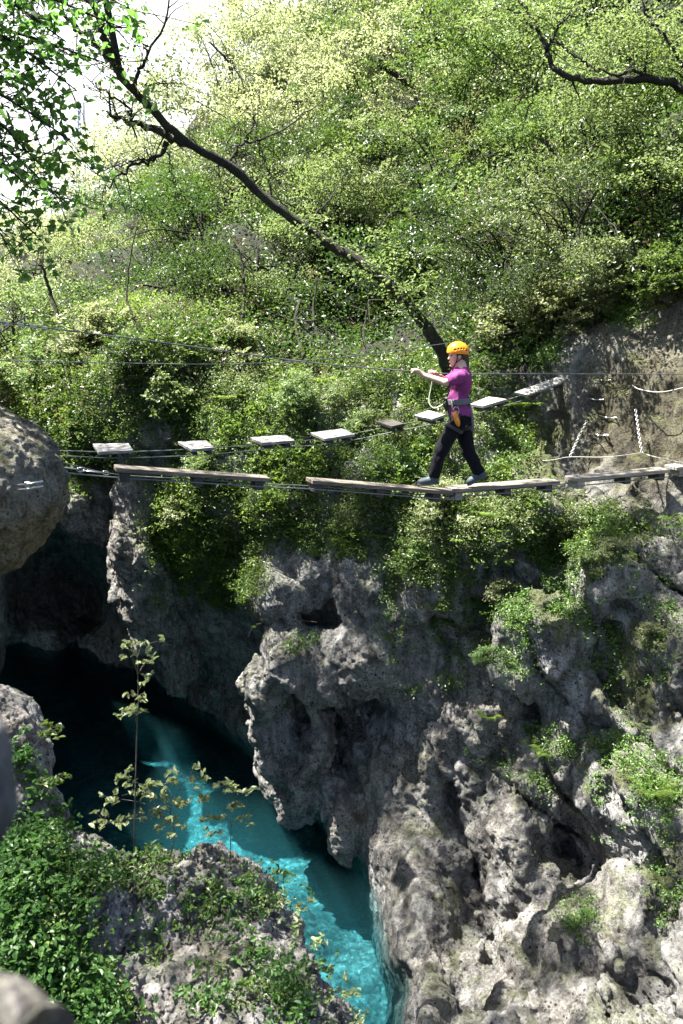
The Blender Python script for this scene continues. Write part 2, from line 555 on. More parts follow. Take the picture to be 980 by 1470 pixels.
# ------------------------------------------------------------------ the gorge: one depth chart of the far bank, bed and wooded slope
CP = [
 # river bed
 *[(u, v, wy(v)*1.4) for u, v in ((-200, 1000), (-200, 1150), (-200, 1400), (20, 965), (110, 970), (150, 1040), (240, 1090), (0, 1060), (80, 1140), (200, 1200), (320, 1140), (300, 1250), (400, 1240),
   (420, 1340), (470, 1410), (500, 1470), (300, 1400), (300, 1600), (480, 1620), (0, 1300), (0, 1600))],
 *[(u, v, wy(v)*1.3) for u, v in ((545, 1440), (528, 1385), (510, 1320), (482, 1255), (450, 1205), (412, 1165), (378, 1135), (345, 1105), (300, 1070))],
 # waterline
 *[(u, v, wy(v)) for u, v in ((590, 1500), (580, 1450), (562, 1380), (552, 1310), (527, 1240), (492, 1190), (452, 1145), (410, 1110), (375, 1085), (335, 1050), (285, 1017), (258, 985), (205, 962), (150, 950),
   (80, 938), (0, 928), (-150, 920))],
 # cave on the left and its back wall
 (20, 880, 20.5), (90, 890, 21.5), (140, 890, 21.5), (60, 830, 21.5), (120, 830, 21.5), (155, 850, 21), (100, 780, 20.5), (30, 780, 20), (-150, 800, 17),
 # wall behind the prow
 (240, 940, 17), (300, 960, 16.2), (345, 1010, 15.9), (290, 880, 15.3), (250, 850, 15.4), (330, 830, 14.2), (390, 950, 14.8), (250, 790, 14.6), (230, 740, 14.4), (350, 770, 13.1), (400, 880, 13.6), (300, 720, 13.3),
 (440, 770, 12.3), (430, 840, 12.2), (400, 830, 12.3), (520, 830, 11.9), (500, 870, 12.3), (540, 790, 11.8), (450, 890, 12.9), (480, 800, 11.9),
 # prow underside and body
 (400, 1060, 14.9), (385, 1000, 15.0), (475, 1130, 12.5), (440, 1080, 14.2), (440, 980, 14.0),
 # big cliff under the walker
 (500, 1000, 12.3), (530, 1040, 12.1), (555, 960, 11.5), (560, 1060, 11.4), (505, 1140, 11.8), (500, 1080, 12.0), (540, 1180, 11.2), (600, 1120, 10.9), (600, 1020, 11.1), (600, 930, 11.4), (580, 880, 11.6),
 (620, 850, 11.0), (600, 800, 11.3), (660, 790, 10.7), (690, 860, 11.2), (660, 930, 11.0), (690, 1000, 10.7), (680, 1090, 10.6), (650, 1180, 10.5),
 (560, 1280, 10.2), (590, 1380, 8.9), (620, 1280, 9.9), (650, 1250, 10.3), (690, 1260, 10.3), (700, 1310, 10.0), (690, 1370, 9.0), (640, 1390, 8.7), (690, 1420, 8.3), (600, 1440, 8.2), (660, 1470, 7.9), (615, 1500, 7.6), (700, 1180, 10.1),
 (735, 1230, 9.3), (740, 1180, 9.4), (725, 1320, 8.9), (720, 1400, 8.4), (760, 1290, 9.0), (760, 1120, 9.9), (740, 1050, 10.1), (760, 1020, 10.4), (810, 1210, 10.0), (830, 1240, 9.7), (790, 1260, 9.0),
 (730, 920, 10.3), (780, 840, 10.2), (800, 800, 11.2), (760, 960, 10.0), (800, 960, 9.7), (860, 880, 10.5), (840, 830, 10.0), (820, 1100, 9.2), (860, 1180, 8.7), (850, 1010, 9.4), (880, 960, 9.9), (900, 1020, 9.4),
 (930, 920, 9.2), (920, 820, 10.2), (980, 860, 9.5), (950, 1040, 8.8), (980, 1150, 8.0), (900, 1250, 8.2), (840, 1340, 8.1), (780, 1380, 8.2), (760, 1470, 7.5), (880, 1450, 7.1), (980, 1320, 7.2), (980, 1470, 6.4),
 (700, 1620, 6.5), (900, 1650, 5.8), (1150, 1500, 5.4), (1200, 1200, 6.4), (1200, 900, 7.6),
 # right wall
 (980, 770, 10.2), (930, 770, 10.6), (850, 760, 10.7), (900, 700, 10.9), (980, 700, 10.6), (980, 600, 10.9), (920, 620, 11.2), (860, 640, 11.5), (930, 540, 11.4), (870, 560, 12.0), (980, 500, 11.3), (820, 600, 12.2),
 (880, 500, 12.2), (1200, 600, 9.3), (1200, 750, 8.8), (830, 690, 11.3),
 # terraces below and behind the square planks
 (780, 720, 10.8), (720, 760, 10.5), (640, 740, 10.9), (700, 700, 11.4), (760, 660, 11.9), (720, 600, 12.6), (640, 640, 12.0), (560, 730, 11.5), (560, 650, 12.2), (470, 720, 12.2), (470, 640, 12.7), (390, 700, 12.6),
 (390, 620, 13.3), (310, 650, 13.4), (560, 580, 13.0), (470, 570, 13.6), (640, 560, 13.2), (560, 515, 15.9), (640, 495, 15.4), (560, 545, 13.6), (480, 505, 16.5), (400, 560, 14.0), (400, 500, 16.0), (320, 570, 14.0), (310, 500, 15.2),
 (240, 660, 14.1), (200, 700, 14.6), (170, 640, 14.2), (200, 570, 14.0), (150, 560, 14.3), (220, 500, 14.8), (160, 500, 15.2), (110, 570, 15.0), (110, 650, 15.2), (100, 520, 16), (60, 650, 17), (40, 580, 17.5),
 (740, 500, 13.6), (780, 560, 12.6), (700, 550, 13.2), (130, 720, 17), (60, 720, 18.5),
 # wooded slope
 (40, 480, 19.5), (40, 400, 27), (40, 350, 36), (150, 440, 18), (150, 380, 23), (150, 310, 33), (250, 440, 16.8), (250, 340, 22), (250, 240, 30), (350, 430, 17.5), (350, 330, 20), (350, 220, 26), (350, 110, 32),
 (500, 430, 18.4), (500, 330, 18.5), (500, 200, 23), (500, 80, 28), (620, 430, 17.2), (650, 330, 17.4), (650, 200, 20), (650, 80, 24), (760, 430, 14.6), (800, 340, 15.2), (800, 200, 17.5), (800, 60, 21),
 (880, 420, 13.4), (980, 420, 11.8), (950, 300, 13.2), (950, 150, 15), (950, 0, 17.5), (1200, 300, 11), (1200, 0, 14), (500, -100, 34), (800, -150, 25), (1200, -200, 18), (350, 0, 38), (250, 140, 38), (150, 240, 42),
 (50, 300, 44), (-200, 450, 24), (-200, 360, 40), (-200, 600, 17), (-200, 720, 17),
]
CP = np.array(CP, float)


def tps_fit(c, val, lam=1e-3):
    x = c/200.
    d = np.linalg.norm(x[:, None]-x[None], axis=2)
    K = np.where(d > 0, d*d*np.log(np.maximum(d, 1e-9)), 0)+lam*np.eye(len(x))
    Q = np.hstack([np.ones((len(x), 1)), x])
    A = np.block([[K, Q], [Q.T, np.zeros((3, 3))]])
    sol = np.linalg.solve(A, np.concatenate([val, np.zeros(3)]))
    return x, sol


_tx, _ts = tps_fit(CP[:, :2], np.log(CP[:, 2]))
LU, LV, LS = -420, -260, 10
_gu = np.arange(LU, 1501, LS); _gv = np.arange(LV, 1801, LS)
_GU, _GV = np.meshgrid(_gu, _gv, indexing='ij')
_q = np.stack([_GU.ravel(), _GV.ravel()], 1)/200.
_D = np.zeros(len(_q))
for i in range(0, len(_q), 5000):
    d = np.linalg.norm(_q[i:i+5000, None]-_tx[None], axis=2)
    K = np.where(d > 0, d*d*np.log(np.maximum(d, 1e-9)), 0)
    _D[i:i+5000] = K@_ts[:len(_tx)]+_ts[len(_tx)]+_q[i:i+5000]@_ts[len(_tx)+1:]
DEPTH = np.exp(np.clip(_D, math.log(4), math.log(60))).reshape(_GU.shape).astype(np.float32)


def D(u, v):
    a = np.clip((np.asarray(u)-LU)/LS, 0, DEPTH.shape[0]-1.001); b = np.clip((np.asarray(v)-LV)/LS, 0, DEPTH.shape[1]-1.001)
    i = a.astype(int); j = b.astype(int); s = a-i; t = b-j
    return (DEPTH[i, j]*(1-s)*(1-t)+DEPTH[i+1, j]*s*(1-t)+DEPTH[i, j+1]*(1-s)*t+DEPTH[i+1, j+1]*s*t)


def rot(axis, deg):
    return np.array(Matrix.Rotation(math.radians(deg), 3, axis))


# rounded masses that stand proud of the chart: (pixel, depth, radii in m, rotation)
def blob(u, v, Y, rx, ry, rz, R=None): return (P(u, v, Y), (rx, ry, rz), R)

CLIFF_BLOBS = [
 # prow: head, left horn, body, foot
 blob(470, 950, 12.10, .72, .66, .48), blob(412, 935, 12.00, .40, .55, .42), blob(385, 985, 12.20, .32, .5, .5), blob(535, 940, 11.90, .5, .7, .36),
 blob(400, 1050, 12.50, .34, .6, .78), blob(405, 1105, 13.00, .34, .6, .5), blob(440, 1135, 12.70, .3, .5, .4), blob(455, 1085, 12.10, .2, .4, .85, rot('Y', 14)), blob(497, 1150, 11.90, .28, .5, .8, rot('Y', -18)), blob(440, 1010, 13.00, .5, .6, .8),
 # boulders under the brow
 blob(415, 840, 12.5, .62, .7, .42), blob(520, 820, 12.1, .56, .6, .40),
 # pillar left of the mossy wall
 blob(197, 760, 14.7, .5, .8, 1.3, rot('Y', 8)), blob(214, 850, 14.9, .42, .7, 1.3, rot('Y', -8)), blob(243, 930, 15.2, .34, .6, .9, rot('Y', -14)),
 blob(150, 735, 15.9, .75, .8, .55, rot('Y', 30)), blob(120, 710, 15.7, .6, .8, .35),
 # ribs of the big cliff
 blob(742, 1210, 9.5, .16, .5, .75), blob(725, 1340, 9.1, .28, .5, .8, rot('Y', 10)), blob(630, 820, 11.2, .5, .5, .7), blob(740, 960, 10.2, .4, .5, .4), blob(870, 830, 10.2, .5, .5, .45),
 blob(780, 905, 10.1, .5, .5, .35), blob(930, 780, 10.5, .45, .5, .35), blob(620, 1330, 9.6, .3, .4, .6, rot('Y', -20)),
]
CLIFF_CUTS = [
 # hollow under the prow, slot in the big cliff, small caves
 blob(520, 1012, 11.7, .36, .8, .40), blob(425, 1045, 12.0, .2, .35, .40), blob(440, 886, 11.9, .6, .7, .07), blob(530, 888, 11.7, .4, .6, .06), blob(660, 1190, 10.3, .13, .8, .42, rot('Y', -28)), blob(690, 1270, 10.0, .17, .9, .5, rot('Y', -14)), blob(703, 1335, 9.2, .17, .6, .4, rot('Y', 10)), blob(705, 1195, 9.6, .22, .6, .13), blob(815, 1235, 9.1, .26, .8, .28),
 blob(650, 840, 10.4, .2, .5, .35), blob(790, 870, 10.0, .35, .6, .22), blob(860, 945, 9.6, .22, .5, .3), blob(770, 1030, 9.8, .2, .5, .25), blob(925, 775, 10.2, .25, .4, .09),
 blob(905, 795, 10.0, .2, .4, .07), blob(620, 900, 10.9, .15, .5, .25), blob(900, 880, 9.5, .3, .5, .2),
]


def cliff_sdf(p):
    u, v = UV(p)
    f = (D(u, v)-p[:, 1])*.62
    for c, r, R in CLIFF_BLOBS:
        m = np.linalg.norm(p-np.asarray(c, np.float32), axis=1) < max(r)*2+.8
        if m.any(): f[m] = smin(f[m], ell(p[m], c, r, R), .22)
    for c, r, R in CLIFF_CUTS:
        m = np.linalg.norm(p-np.asarray(c, np.float32), axis=1) < max(r)*2+.8
        if m.any(): f[m] = -smin(-f[m], ell(p[m], c, r, R), .12)
    m = (np.abs(f) < .75) & (p[:, 2] > ZW-.6)
    q = p[m]
    wq = q+.35*np.stack([perlin(q*.9), perlin(q*.9+31), perlin(q*.9+67)], 1)
    d = .46*fbm(wq*np.array([.75, .75, .5]), 3)+.17*(fbm(wq*np.array([1.5, 1.5, .9])+9, 2, True)-.3)
    sl = np.stack([q[:, 0]*.8+q[:, 2]*.6, q[:, 1], -q[:, 0]*.6+q[:, 2]*.8], 1)      # leaning ribs and slots
    d = d+.15*(fbm(sl*np.array([2.6, 1.6, .75])+40, 3, True)-.35)
    calm = np.clip((q[:, 0]-3.4)*.8, 0, .75)*(q[:, 2] > -2.6)
    uu, vv = UV(q)
    face = np.clip(1.6-1.6*np.sqrt(((uu-600)/115)**2+((vv-1200)/260)**2), 0, 1)     # the long smooth water-worn face
    ch = np.abs(perlin(sl*np.array([.95, .7, .33])+7)+.25*perlin(sl*np.array([3, 2, 1.2])))
    groove = .34*np.clip(1-ch/.085, 0, 1)*np.clip((q[:, 2]-ZW-.6)/.8, 0, 1)*np.clip((uu-560)/120, 0, 1)*(1-calm)*np.clip((vv-760)/60, 0, 1)
    f[m] += -d*(1-.8*calm)*(1-.55*face)+groove*(1-.8*face)
    return f


def detail(v, f, pits=.05, fine=.035, sc=1.0):
    """second scale of relief pushed along the normals"""
    nr = vnormals(v, f)
    q = v+.12*np.stack([perlin(v*3), perlin(v*3+11), perlin(v*3+47)], 1)
    r = fbm(q*4.2*sc, 3, True)-.35
    wv = worley(q*3.4*sc)
    gate = np.clip(perlin(v*.8+5)*2+.55, 0, 1)
    d = fine*r-pits*gate*np.clip(.42-wv, 0, 1)/.42
    return v+nr*d[:, None]


H = .056
lo, hi = (-11.5, 4.6, -10.2), (7.5, 23.6, .9)
F = eval_grid(lo, hi, H, cliff_sdf)
F[:, -1] = 1; F[:, :, 0] = 1; F[0] = 1; F[-1] = 1
V_C, F_C = surface_nets(F, lo, H); del F
# leave out what no place near the camera could see (the outer faces of the block)
ctr = V_C[F_C].mean(1)
keep = (ctr[:, 1] < hi[1]-.3) & (ctr[:, 2] > lo[2]+.2) & (ctr[:, 0] > lo[0]+.15) & (ctr[:, 0] < hi[0]-.15)
F_C = F_C[keep]
used = np.unique(F_C); remap = np.full(len(V_C), -1, np.int32); remap[used] = np.arange(len(used)); V_C = V_C[used]; F_C = remap[F_C]
cu, cv = UV(V_C); inn = (cu > -260) & (cu < 1260) & (cv < 1750)
F_C = F_C[inn[F_C].all(1)]
used = np.unique(F_C); remap = np.full(len(V_C), -1, np.int32); remap[used] = np.arange(len(used)); V_C = V_C[used]; F_C = remap[F_C]
V_C, F_C = subdivide(V_C, F_C)
nr0 = vnormals(V_C, F_C)
cu, cv = UV(V_C); tf_ = np.clip(1.5-1.5*np.sqrt(((cu-925)/150)**2+((cv-610)/180)**2), 0, 1)[:, None]
V0 = V_C; V_C = detail(V_C, F_C, .07, .05); V_C = V0+(V_C-V0)*(1-.6*tf_)
qq = V_C
V_C = V_C+nr0*(.028*(fbm(qq*np.array([10, 10, 6.]), 3, True)-.35)-.022*np.clip(.38-worley(qq*8.5), 0, 1)/.38*np.clip(perlin(qq*1.6+9)*2+.4, 0, 1))[:, None]*(1-.6*tf_)
me = mesh_from("cliff", V_C, F_C)
cu, cv = UV(V_C)
tf_ = np.clip(1.6-1.5*np.sqrt(((cu-925)/175)**2+((cv-600)/190)**2)+.7*fbm(V_C*np.array([1.4, 1.4, .7]), 3), 0, 1)
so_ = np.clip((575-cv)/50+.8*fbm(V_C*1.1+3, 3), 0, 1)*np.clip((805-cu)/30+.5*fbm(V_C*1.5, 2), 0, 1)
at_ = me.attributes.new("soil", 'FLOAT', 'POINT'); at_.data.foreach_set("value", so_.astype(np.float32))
ms_ = np.zeros(len(V_C))
for (a, b, ra, rb, w_) in ((280, 760, 110, 110, 1), (400, 720, 140, 70, .9), (560, 730, 120, 60, .9), (700, 740, 130, 60, .9), (830, 780, 130, 60, .8), (620, 850, 110, 80, .7), (760, 880, 130, 90, .7), (920, 960, 90, 140, .8), (860, 1120, 110, 90, .5), (950, 1240, 50, 90, .7), (760, 640, 60, 90, .9), (60, 740, 60, 60, .5)):
    ms_ = np.maximum(ms_, w_*np.clip(1.5-1.5*np.sqrt(((cu-a)/ra)**2+((cv-b)/rb)**2), 0, 1))
at_ = me.attributes.new("moss", 'FLOAT', 'POINT'); at_.data.foreach_set("value", ms_.astype(np.float32))
at_ = me.attributes.new("tufa", 'FLOAT', 'POINT'); at_.data.foreach_set("value", tf_.astype(np.float32))
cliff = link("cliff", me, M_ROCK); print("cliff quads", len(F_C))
tag(cliff, "pale pitted limestone cliff of the gorge dropping to the turquoise river", kind="structure")
N_C = vnormals(V_C, F_C)

# upper slope, soil and leaf litter
su = np.arange(-400, 1481, 12.); sv = []
SKY = [(-420, 400), (-100, 370), (50, 330), (150, 290), (250, 230), (330, 150), (450, 30), (560, -120), (700, -250), (1500, -250)]
gv = np.linspace(0, 1, 70)
U, T = np.meshgrid(su, gv, indexing='ij')
vtop = np.interp(U, [a for a, b in SKY], [b for a, b in SKY])
Vv = 660+(vtop-660)*T
Yd = D(U, Vv)+2.2*np.clip((430-Vv)/60, 0, 1)*np.clip((D(U, Vv)-14)/4, 0, 1)+.30-.75*np.clip((560-Vv)/70, 0, 1)*np.clip((820-U)/60, 0, 1)-.45*np.clip((450-Vv)/40, 0, 1)+1.6*np.clip((U-740)/60, 0, 1)*np.clip((Vv-430)/40, 0, 1)
pts = np.stack([P(a, b, c) for a, b, c in zip(U.ravel(), Vv.ravel(), Yd.ravel())])
nz = fbm(pts*.35, 4)*1.7
pts[:, 2] += nz*np.clip((pts[:, 1]-12)/6, 0, 1)
G = pts.reshape(*U.shape, 3)
back = G[:, -1:].copy(); back[..., 1] += 25; back[..., 2] -= 6
G = np.concatenate([G, back], 1)
nu, nv = G.shape[:2]
ii = np.arange(nu*nv).reshape(nu, nv)
F_H = np.stack([ii[:-1, :-1], ii[1:, :-1], ii[1:, 1:], ii[:-1, 1:]], -1).reshape(-1, 4)
V_H = G.reshape(-1, 3).astype(np.float32)
hill = link("hillside", mesh_from("hillside", V_H, F_H), M_SOIL)
tag(hill, "steep shaded soil slope under the trees", kind="structure")

# ------------------------------------------------------------------ near rocks of the left bank
def rock_thing(name, label, cat, blobs, h, mat, amp=.16, sc=1.6, pits=.05, fine=.03, k=.12, dsc=1.6, kind=None, cuts=()):
    lo = np.min([np.asarray(c)-np.max(r)*1.25 for c, r, R in blobs], 0)-.15
    hi = np.max([np.asarray(c)+np.max(r)*1.25 for c, r, R in blobs], 0)+.15
    def fn(p):
        f = None
        for c, r, R in blobs:
            e = ell(p, c, r, R); f = e if f is None else smin(f, e, k)
        for c, r, R in cuts:
            f = -smin(-f, ell(p, c, r, R), .05)
        m = np.abs(f) < .45
        q = p[m]
        f[m] -= amp*fbm(q*sc+3, 4)+amp*.5*(fbm(q*sc*2.2+19, 3, True)-.3)
        return f
    F = eval_grid(lo, hi, h, fn)
    F[0] = F[-1] = 1; F[:, 0] = F[:, -1] = 1; F[:, :, 0] = F[:, :, -1] = 1
    v, f = surface_nets(F, lo, h)
    v = detail(v, f, pits, fine, dsc)
    if h < .025 and h > .01:
        v, f = subdivide(v, f)
        nr = vnormals(v, f)
        v = v+nr*(.022*(fbm(v*np.array([19, 19, 11.]), 3, True)-.35)-.020*np.clip(.4-worley(v*15), 0, 1)/.4*np.clip(perlin(v*3+9)*2+.5, 0, 1))[:, None]
    o = link(name, mesh_from(name, v, f), mat)
    tag(o, label, cat, kind=kind)
    return o, v, f


boulder, V_A, F_A = rock_thing("boulder", "big smooth grey and brown bulging rock that the near plank walkway is anchored to", "boulder",
    [blob(-75, 700, 6.6, .85, .8, .72), blob(15, 700, 6.6, .36, .6, .42), blob(-135, 620, 6.7, .75, .8, .7, rot('Y', 30)), blob(-15, 770, 6.5, .3, .5, .3), blob(-265, 800, 6.4, 1.2, 1.2, 1.4)],
    .022, M_NOSE, amp=.13, sc=1.5, pits=.035, fine=.03, dsc=1.4)
outcrop, V_G, F_G = rock_thing("rock_outcrop", "rough pitted limestone outcrop with leafy plants in front of the turquoise pool", "rock outcrop",
    [blob(60, 1350, 4.3, .55, .6, .55), blob(190, 1330, 4.6, .45, .5, .40), blob(300, 1330, 4.7, .38, .5, .42), blob(345, 1390, 4.5, .33, .45, .5), blob(380, 1470, 4.2, .36, .5, .5), blob(250, 1450, 4.2, .6, .5, .5),
     blob(100, 1470, 4.0, .6, .5, .5), blob(290, 1290, 4.75, .3, .35, .22), blob(200, 1290, 4.75, .24, .35, .2), blob(320, 1560, 3.9, .7, .7, .7), blob(60, 1600, 3.6, .8, .7, .6), blob(440, 1540, 4.1, .3, .45, .5),
     blob(250, 1500, 4.6, .9, .6, 1.4)],
    .022, M_NEAR, amp=.15, sc=2.6, pits=.06, fine=.05, dsc=2.4)
slab, V_L, F_L = rock_thing("rock_spur", "steep grey rock spur rising over the dark water at the pool's near edge", "rock spur",
    [blob(0, 1060, 5.0, .22, .4, .28), blob(15, 1130, 4.9, .25, .45, .35), blob(45, 1210, 4.85, .22, .4, .4), blob(-40, 1100, 4.9, .3, .5, .5), blob(60, 1290, 4.8, .22, .4, .4), blob(-20, 1230, 4.7, .4, .5, .6), blob(10, 1450, 4.9, .5, .5, 1.2)],
    .022, M_NEAR, amp=.09, sc=2.2, pits=.03, fine=.022, dsc=2.2)
rock_thing("boulder", "blurred pale rock corner very close to the camera, above the leafy outcrop", "boulder",
    [blob(-66, 1090, .62, .045, .05, .05), blob(-52, 1160, .62, .04, .05, .04)], .005, M_NEAR, amp=.012, sc=16, pits=.002, fine=.002, k=.02, dsc=9)
rock_thing("boulder", "blurred beige rock edge very close to the camera, in the lowest corner", "boulder",
    [blob(-30, 1465, .62, .05, .05, .028), blob(30, 1510, .6, .05, .05, .03), blob(-60, 1500, .6, .06, .06, .04)], .005, M_NEAR, amp=.01, sc=16, pits=.002, fine=.002, k=.02, dsc=9)

lb, V_B, F_B = rock_thing("cliff", "grey cliff of the left bank behind the bulging boulder", None,
    [((-7.6, 10.5, -4.5), (1.9, 3.0, 5.0), None), ((-9.0, 14.5, -4.2), (2.2, 3.4, 5.2), None), ((-6.2, 7.6, -5.0), (1.6, 1.6, 4.2), None), ((-4.6, 5.6, -7), (1.8, 1.8, 3), None)], .12, M_ROCK, amp=.4, sc=.7, pits=.05, fine=.05, k=.4, dsc=1, kind="structure")
# ------------------------------------------------------------------ water
def water_material():
    m, nt = new_mat("clear river water"); n = N(nt)
    pos = n('ShaderNodeNewGeometry').outputs['Position']
    rp = n.math('ADD', n.noise(n.scale(pos, (1, .7, 1)), 5, 3, .5, .3), n.math('MULTIPLY', n.noise(pos, 17, 2), .35))
    nb = n.bump(rp, .6, .07)
    lw = n('ShaderNodeFresnel'); lw.inputs['IOR'].default_value = 1.33; n.l(nb, lw.inputs['Normal'])
    gl = n('ShaderNodeBsdfGlossy'); gl.inputs['Roughness'].default_value = .03; n.l(nb, gl.inputs['Normal'])
    tr = n('ShaderNodeBsdfTransparent'); tr.inputs[0].default_value = (.93, .99, 1, 1)
    mx = n('ShaderNodeMixShader'); n.l(lw.outputs[0], mx.inputs[0]); n.l(tr.outputs[0], mx.inputs[1]); n.l(gl.outputs[0], mx.inputs[2])
    va = n('ShaderNodeVolumeAbsorption'); va.inputs['Color'].default_value = (.05, .62, .70, 1); va.inputs['Density'].default_value = .72
    vs = n('ShaderNodeVolumeScatter'); vs.inputs['Color'].default_value = (.25, .8, .9, 1); vs.inputs['Density'].default_value = .05
    ad = n('ShaderNodeAddShader'); n.l(va.outputs[0], ad.inputs[0]); n.l(vs.outputs[0], ad.inputs[1])
    o = n('ShaderNodeOutputMaterial'); n.l(mx.outputs[0], o.inputs[0]); n.l(ad.outputs[0], o.inputs['Volume'])
    return m


mb = MB(); mb.box((-4, 12, ZW-2.5), (11, 0, 0), (0, 14, 0), (0, 0, 2.5), .001)
tag(link("water", mb.mesh("water"), water_material()), "clear turquoise river pool", kind="structure")


def bed_material():
    m, nt = new_mat("pebble bed"); n = N(nt)
    pos = n('ShaderNodeNewGeometry').outputs['Position']
    wp = n.mix(.22, pos, n('ShaderNodeTexNoise', i_Scale=3.0, i_Detail=4.0).outputs['Color'])
    v = n('ShaderNodeTexVoronoi'); v.inputs['Scale'].default_value = 24; n.l(wp, v.inputs['Vector'])
    e = n.vor(wp, 24, 'DISTANCE_TO_EDGE')
    patch = n.noise(pos, 1.6, 6, .65, .6)
    sepc = n('ShaderNodeSeparateColor'); n.l(v.outputs['Color'], sepc.inputs[0])
    c = n.ramp(sepc.outputs[0], [(0, (.12, .13, .12)), (.6, (.24, .25, .225)), (.9, (.36, .365, .34)), (1, (.55, .55, .52))])
    c = n.mix(n.ramp(e, [(0, (.4,)*3), (.12, (0,)*3)]), c, (.2, .22, .2))
    c = n.mix(.9, c, n.ramp(patch, [(.38, (.22,)*3), (.5, (.65,)*3), (.60, (1.25,)*3)]), 'MULTIPLY')
    b = n('ShaderNodeBsdfPrincipled'); n.l(c, b.inputs['Base Color']); b.inputs['Roughness'].default_value = .8
    n.l(n.bump(n.noise(pos, 7, 5, .6), .6, .08), b.inputs['Normal'])
    o = n('ShaderNodeOutputMaterial'); n.l(b.outputs[0], o.inputs[0])
    return m


x = np.linspace(-15, 7, 90); y = np.linspace(-2, 26, 110)
X, Y = np.meshgrid(x, y, indexing='ij')
pp = np.stack([X.ravel(), Y.ravel(), np.zeros(X.size)], 1)
pp[:, 2] = ZW-1.5+.5*fbm(pp*.5, 3)+.12*fbm(pp*2.1, 2)
ii = np.arange(X.size).reshape(X.shape)
fb = np.stack([ii[:-1, :-1], ii[1:, :-1], ii[1:, 1:], ii[:-1, 1:]], -1).reshape(-1, 4)
tag(link("riverbed", mesh_from("riverbed", pp, fb), bed_material()), "pale stones of the river bed under the water", kind="structure")
# ------------------------------------------------------------------ the two aerial walkways
BD = np.array([.933, .36, 0.])                     # direction of the near walkway


def by(u):
    k = (u-CU)/FPX*1.02
    s = (k*9.3-1.22)/(.933-k*.36)
    return 9.3+.36*s


M_PLANK = wood_material("weathered brown plank", (.11, .09, .072), (.24, .205, .165), BD)
M_PALE = wood_material("bleached plank", (.21, .19, .16), (.38, .35, .31), BD)
M_GREYPL = wood_material("grey worn plank", (.13, .115, .095), (.28, .255, .22), BD)
M_BOARD = wood_material("silvered board", (.20, .195, .185), (.48, .46, .44), (1, .2, 0))
SIDE = np.array([-.36, .933, 0.])
UPV = np.array([0, 0, 1.])
PL = [((165, 669), (384, 684), M_PLANK, (.06, .52, .93), "dark brown long plank of the near walkway, closest to the bulging boulder"),
      ((444, 687), (645, 703), M_PLANK, (.05, .47, .88), "brown long plank under the walker's front foot"),
      ((645, 700), (796, 688), M_GREYPL, (.05, .5, .9), "grey long plank under the walker's raised back heel"),
      ((818, 685), (953, 672), M_PALE, (.06, .55, .92), "pale sunlit long plank hung just before the rock wall's chains"),
      ((962, 669), (1075, 655), M_PALE, (.08, .5, .92), "pale short end of a plank reaching the rock wall, last of the walkway")]
PEND = []
for (a, b, mt, fr, lab) in PL:
    A = P(*a, by(a[0])); B = P(*b, by(b[0]))
    d = (B-A)/np.linalg.norm(B-A)
    sd_ = np.cross(UPV, d); sd_ /= np.linalg.norm(sd_); nn = np.cross(d, sd_)
    root = empty("plank", (A+B)/2)
    tag(root, lab, "plank", "long planks of the near walkway")
    mb = MB(); mb.box((A+B)/2-nn*.022, d*np.linalg.norm(B-A)/2, sd_*.115, nn*.022, .004)
    part("board", mb.mesh("board"), mt, root)
    for f in fr:
        c = A+(B-A)*f-nn*.094
        mb = MB(); mb.box(c, d*.05, sd_*.105, nn*.048, .006)
        part("block", mb.mesh("block"), M_DARKWOOD if mt is M_PLANK else mt if f < .1 else M_DARKWOOD, root)
    for f in fr:
        for sgn in (-1, 1):
            mb = MB(); c = A+(B-A)*f+sd_*.07*sgn
            mb.tube([c-nn*.002, c+nn*.006], .009, 8)
            part("bolt", mb.mesh("bolt"), M_STEEL, root)
    PEND.append((A-nn*.10, B-nn*.10, sd_))


def cable(name, pts, r, mat, label, cat="cable", group=None, n=70, ns=6):
    mb = MB(); mb.tube(spline(pts, n), r, ns)
    return tag(link(name, mb.mesh(name, True), mat), label, cat, group)


start = P(70, 668, 7.35); endp = P(1110, 668, by(1110)+.3)
for sgn, lab in ((1, "slack steel cable carrying the far edges of the near walkway's long planks"), (-1, "slack steel cable carrying the near edges of the near walkway's long planks")):
    pts = [start+np.array([0, .12*sgn, .03*sgn])]
    for A, B, s_ in PEND: pts += [A+s_*.1*sgn, (A+B)/2+s_*.1*sgn, B+s_*.1*sgn]
    pts.append(endp+SIDE*.1*sgn)
    cable("cable", pts, .008, M_CABLE, lab, group="cables under the near walkway", n=120)
# fittings where those cables leave the boulder
for q, lab in (((98, 672, 7.55), "steel turnbuckle on the walkway cable beside the boulder, the one nearer the boulder"), ((133, 677, 7.8), "steel turnbuckle on the walkway cable just before the dark plank")):
    root = empty("turnbuckle", P(*q)); tag(root, lab, "turnbuckle", "turnbuckles by the boulder")
    c = P(*q); d = np.array([.9, .38, -.18]); d /= np.linalg.norm(d); s_ = np.cross(d, UPV); s_ /= np.linalg.norm(s_)
    mb = MB()
    for sg in (-1, 1): mb.tube([c-d*.09+s_*.016*sg, c+d*.09+s_*.016*sg], .007, 6)
    part("body", mb.mesh("body", True), M_STEEL, root)
    for sg in (-1, 1):
        mb = MB(); a = np.linspace(0, 2*math.pi, 15)
        mb.tube([c+d*(.125*sg+.03*math.cos(t))+UPV*.02*math.sin(t) for t in a], .006, 6)
        part("eye", mb.mesh("eye", True), M_STEEL, root)
root = empty("anchor_bolt", P(43, 697, 5.95)); tag(root, "pair of short steel anchor rods set in the bulging boulder's face", "anchor bolt")
mb = MB()
for dv in (-3, 4): mb.tube([P(20, 700+dv, 6.15), P(40, 698+dv, 5.93), P(62, 694+dv, 5.98)], .009, 6)
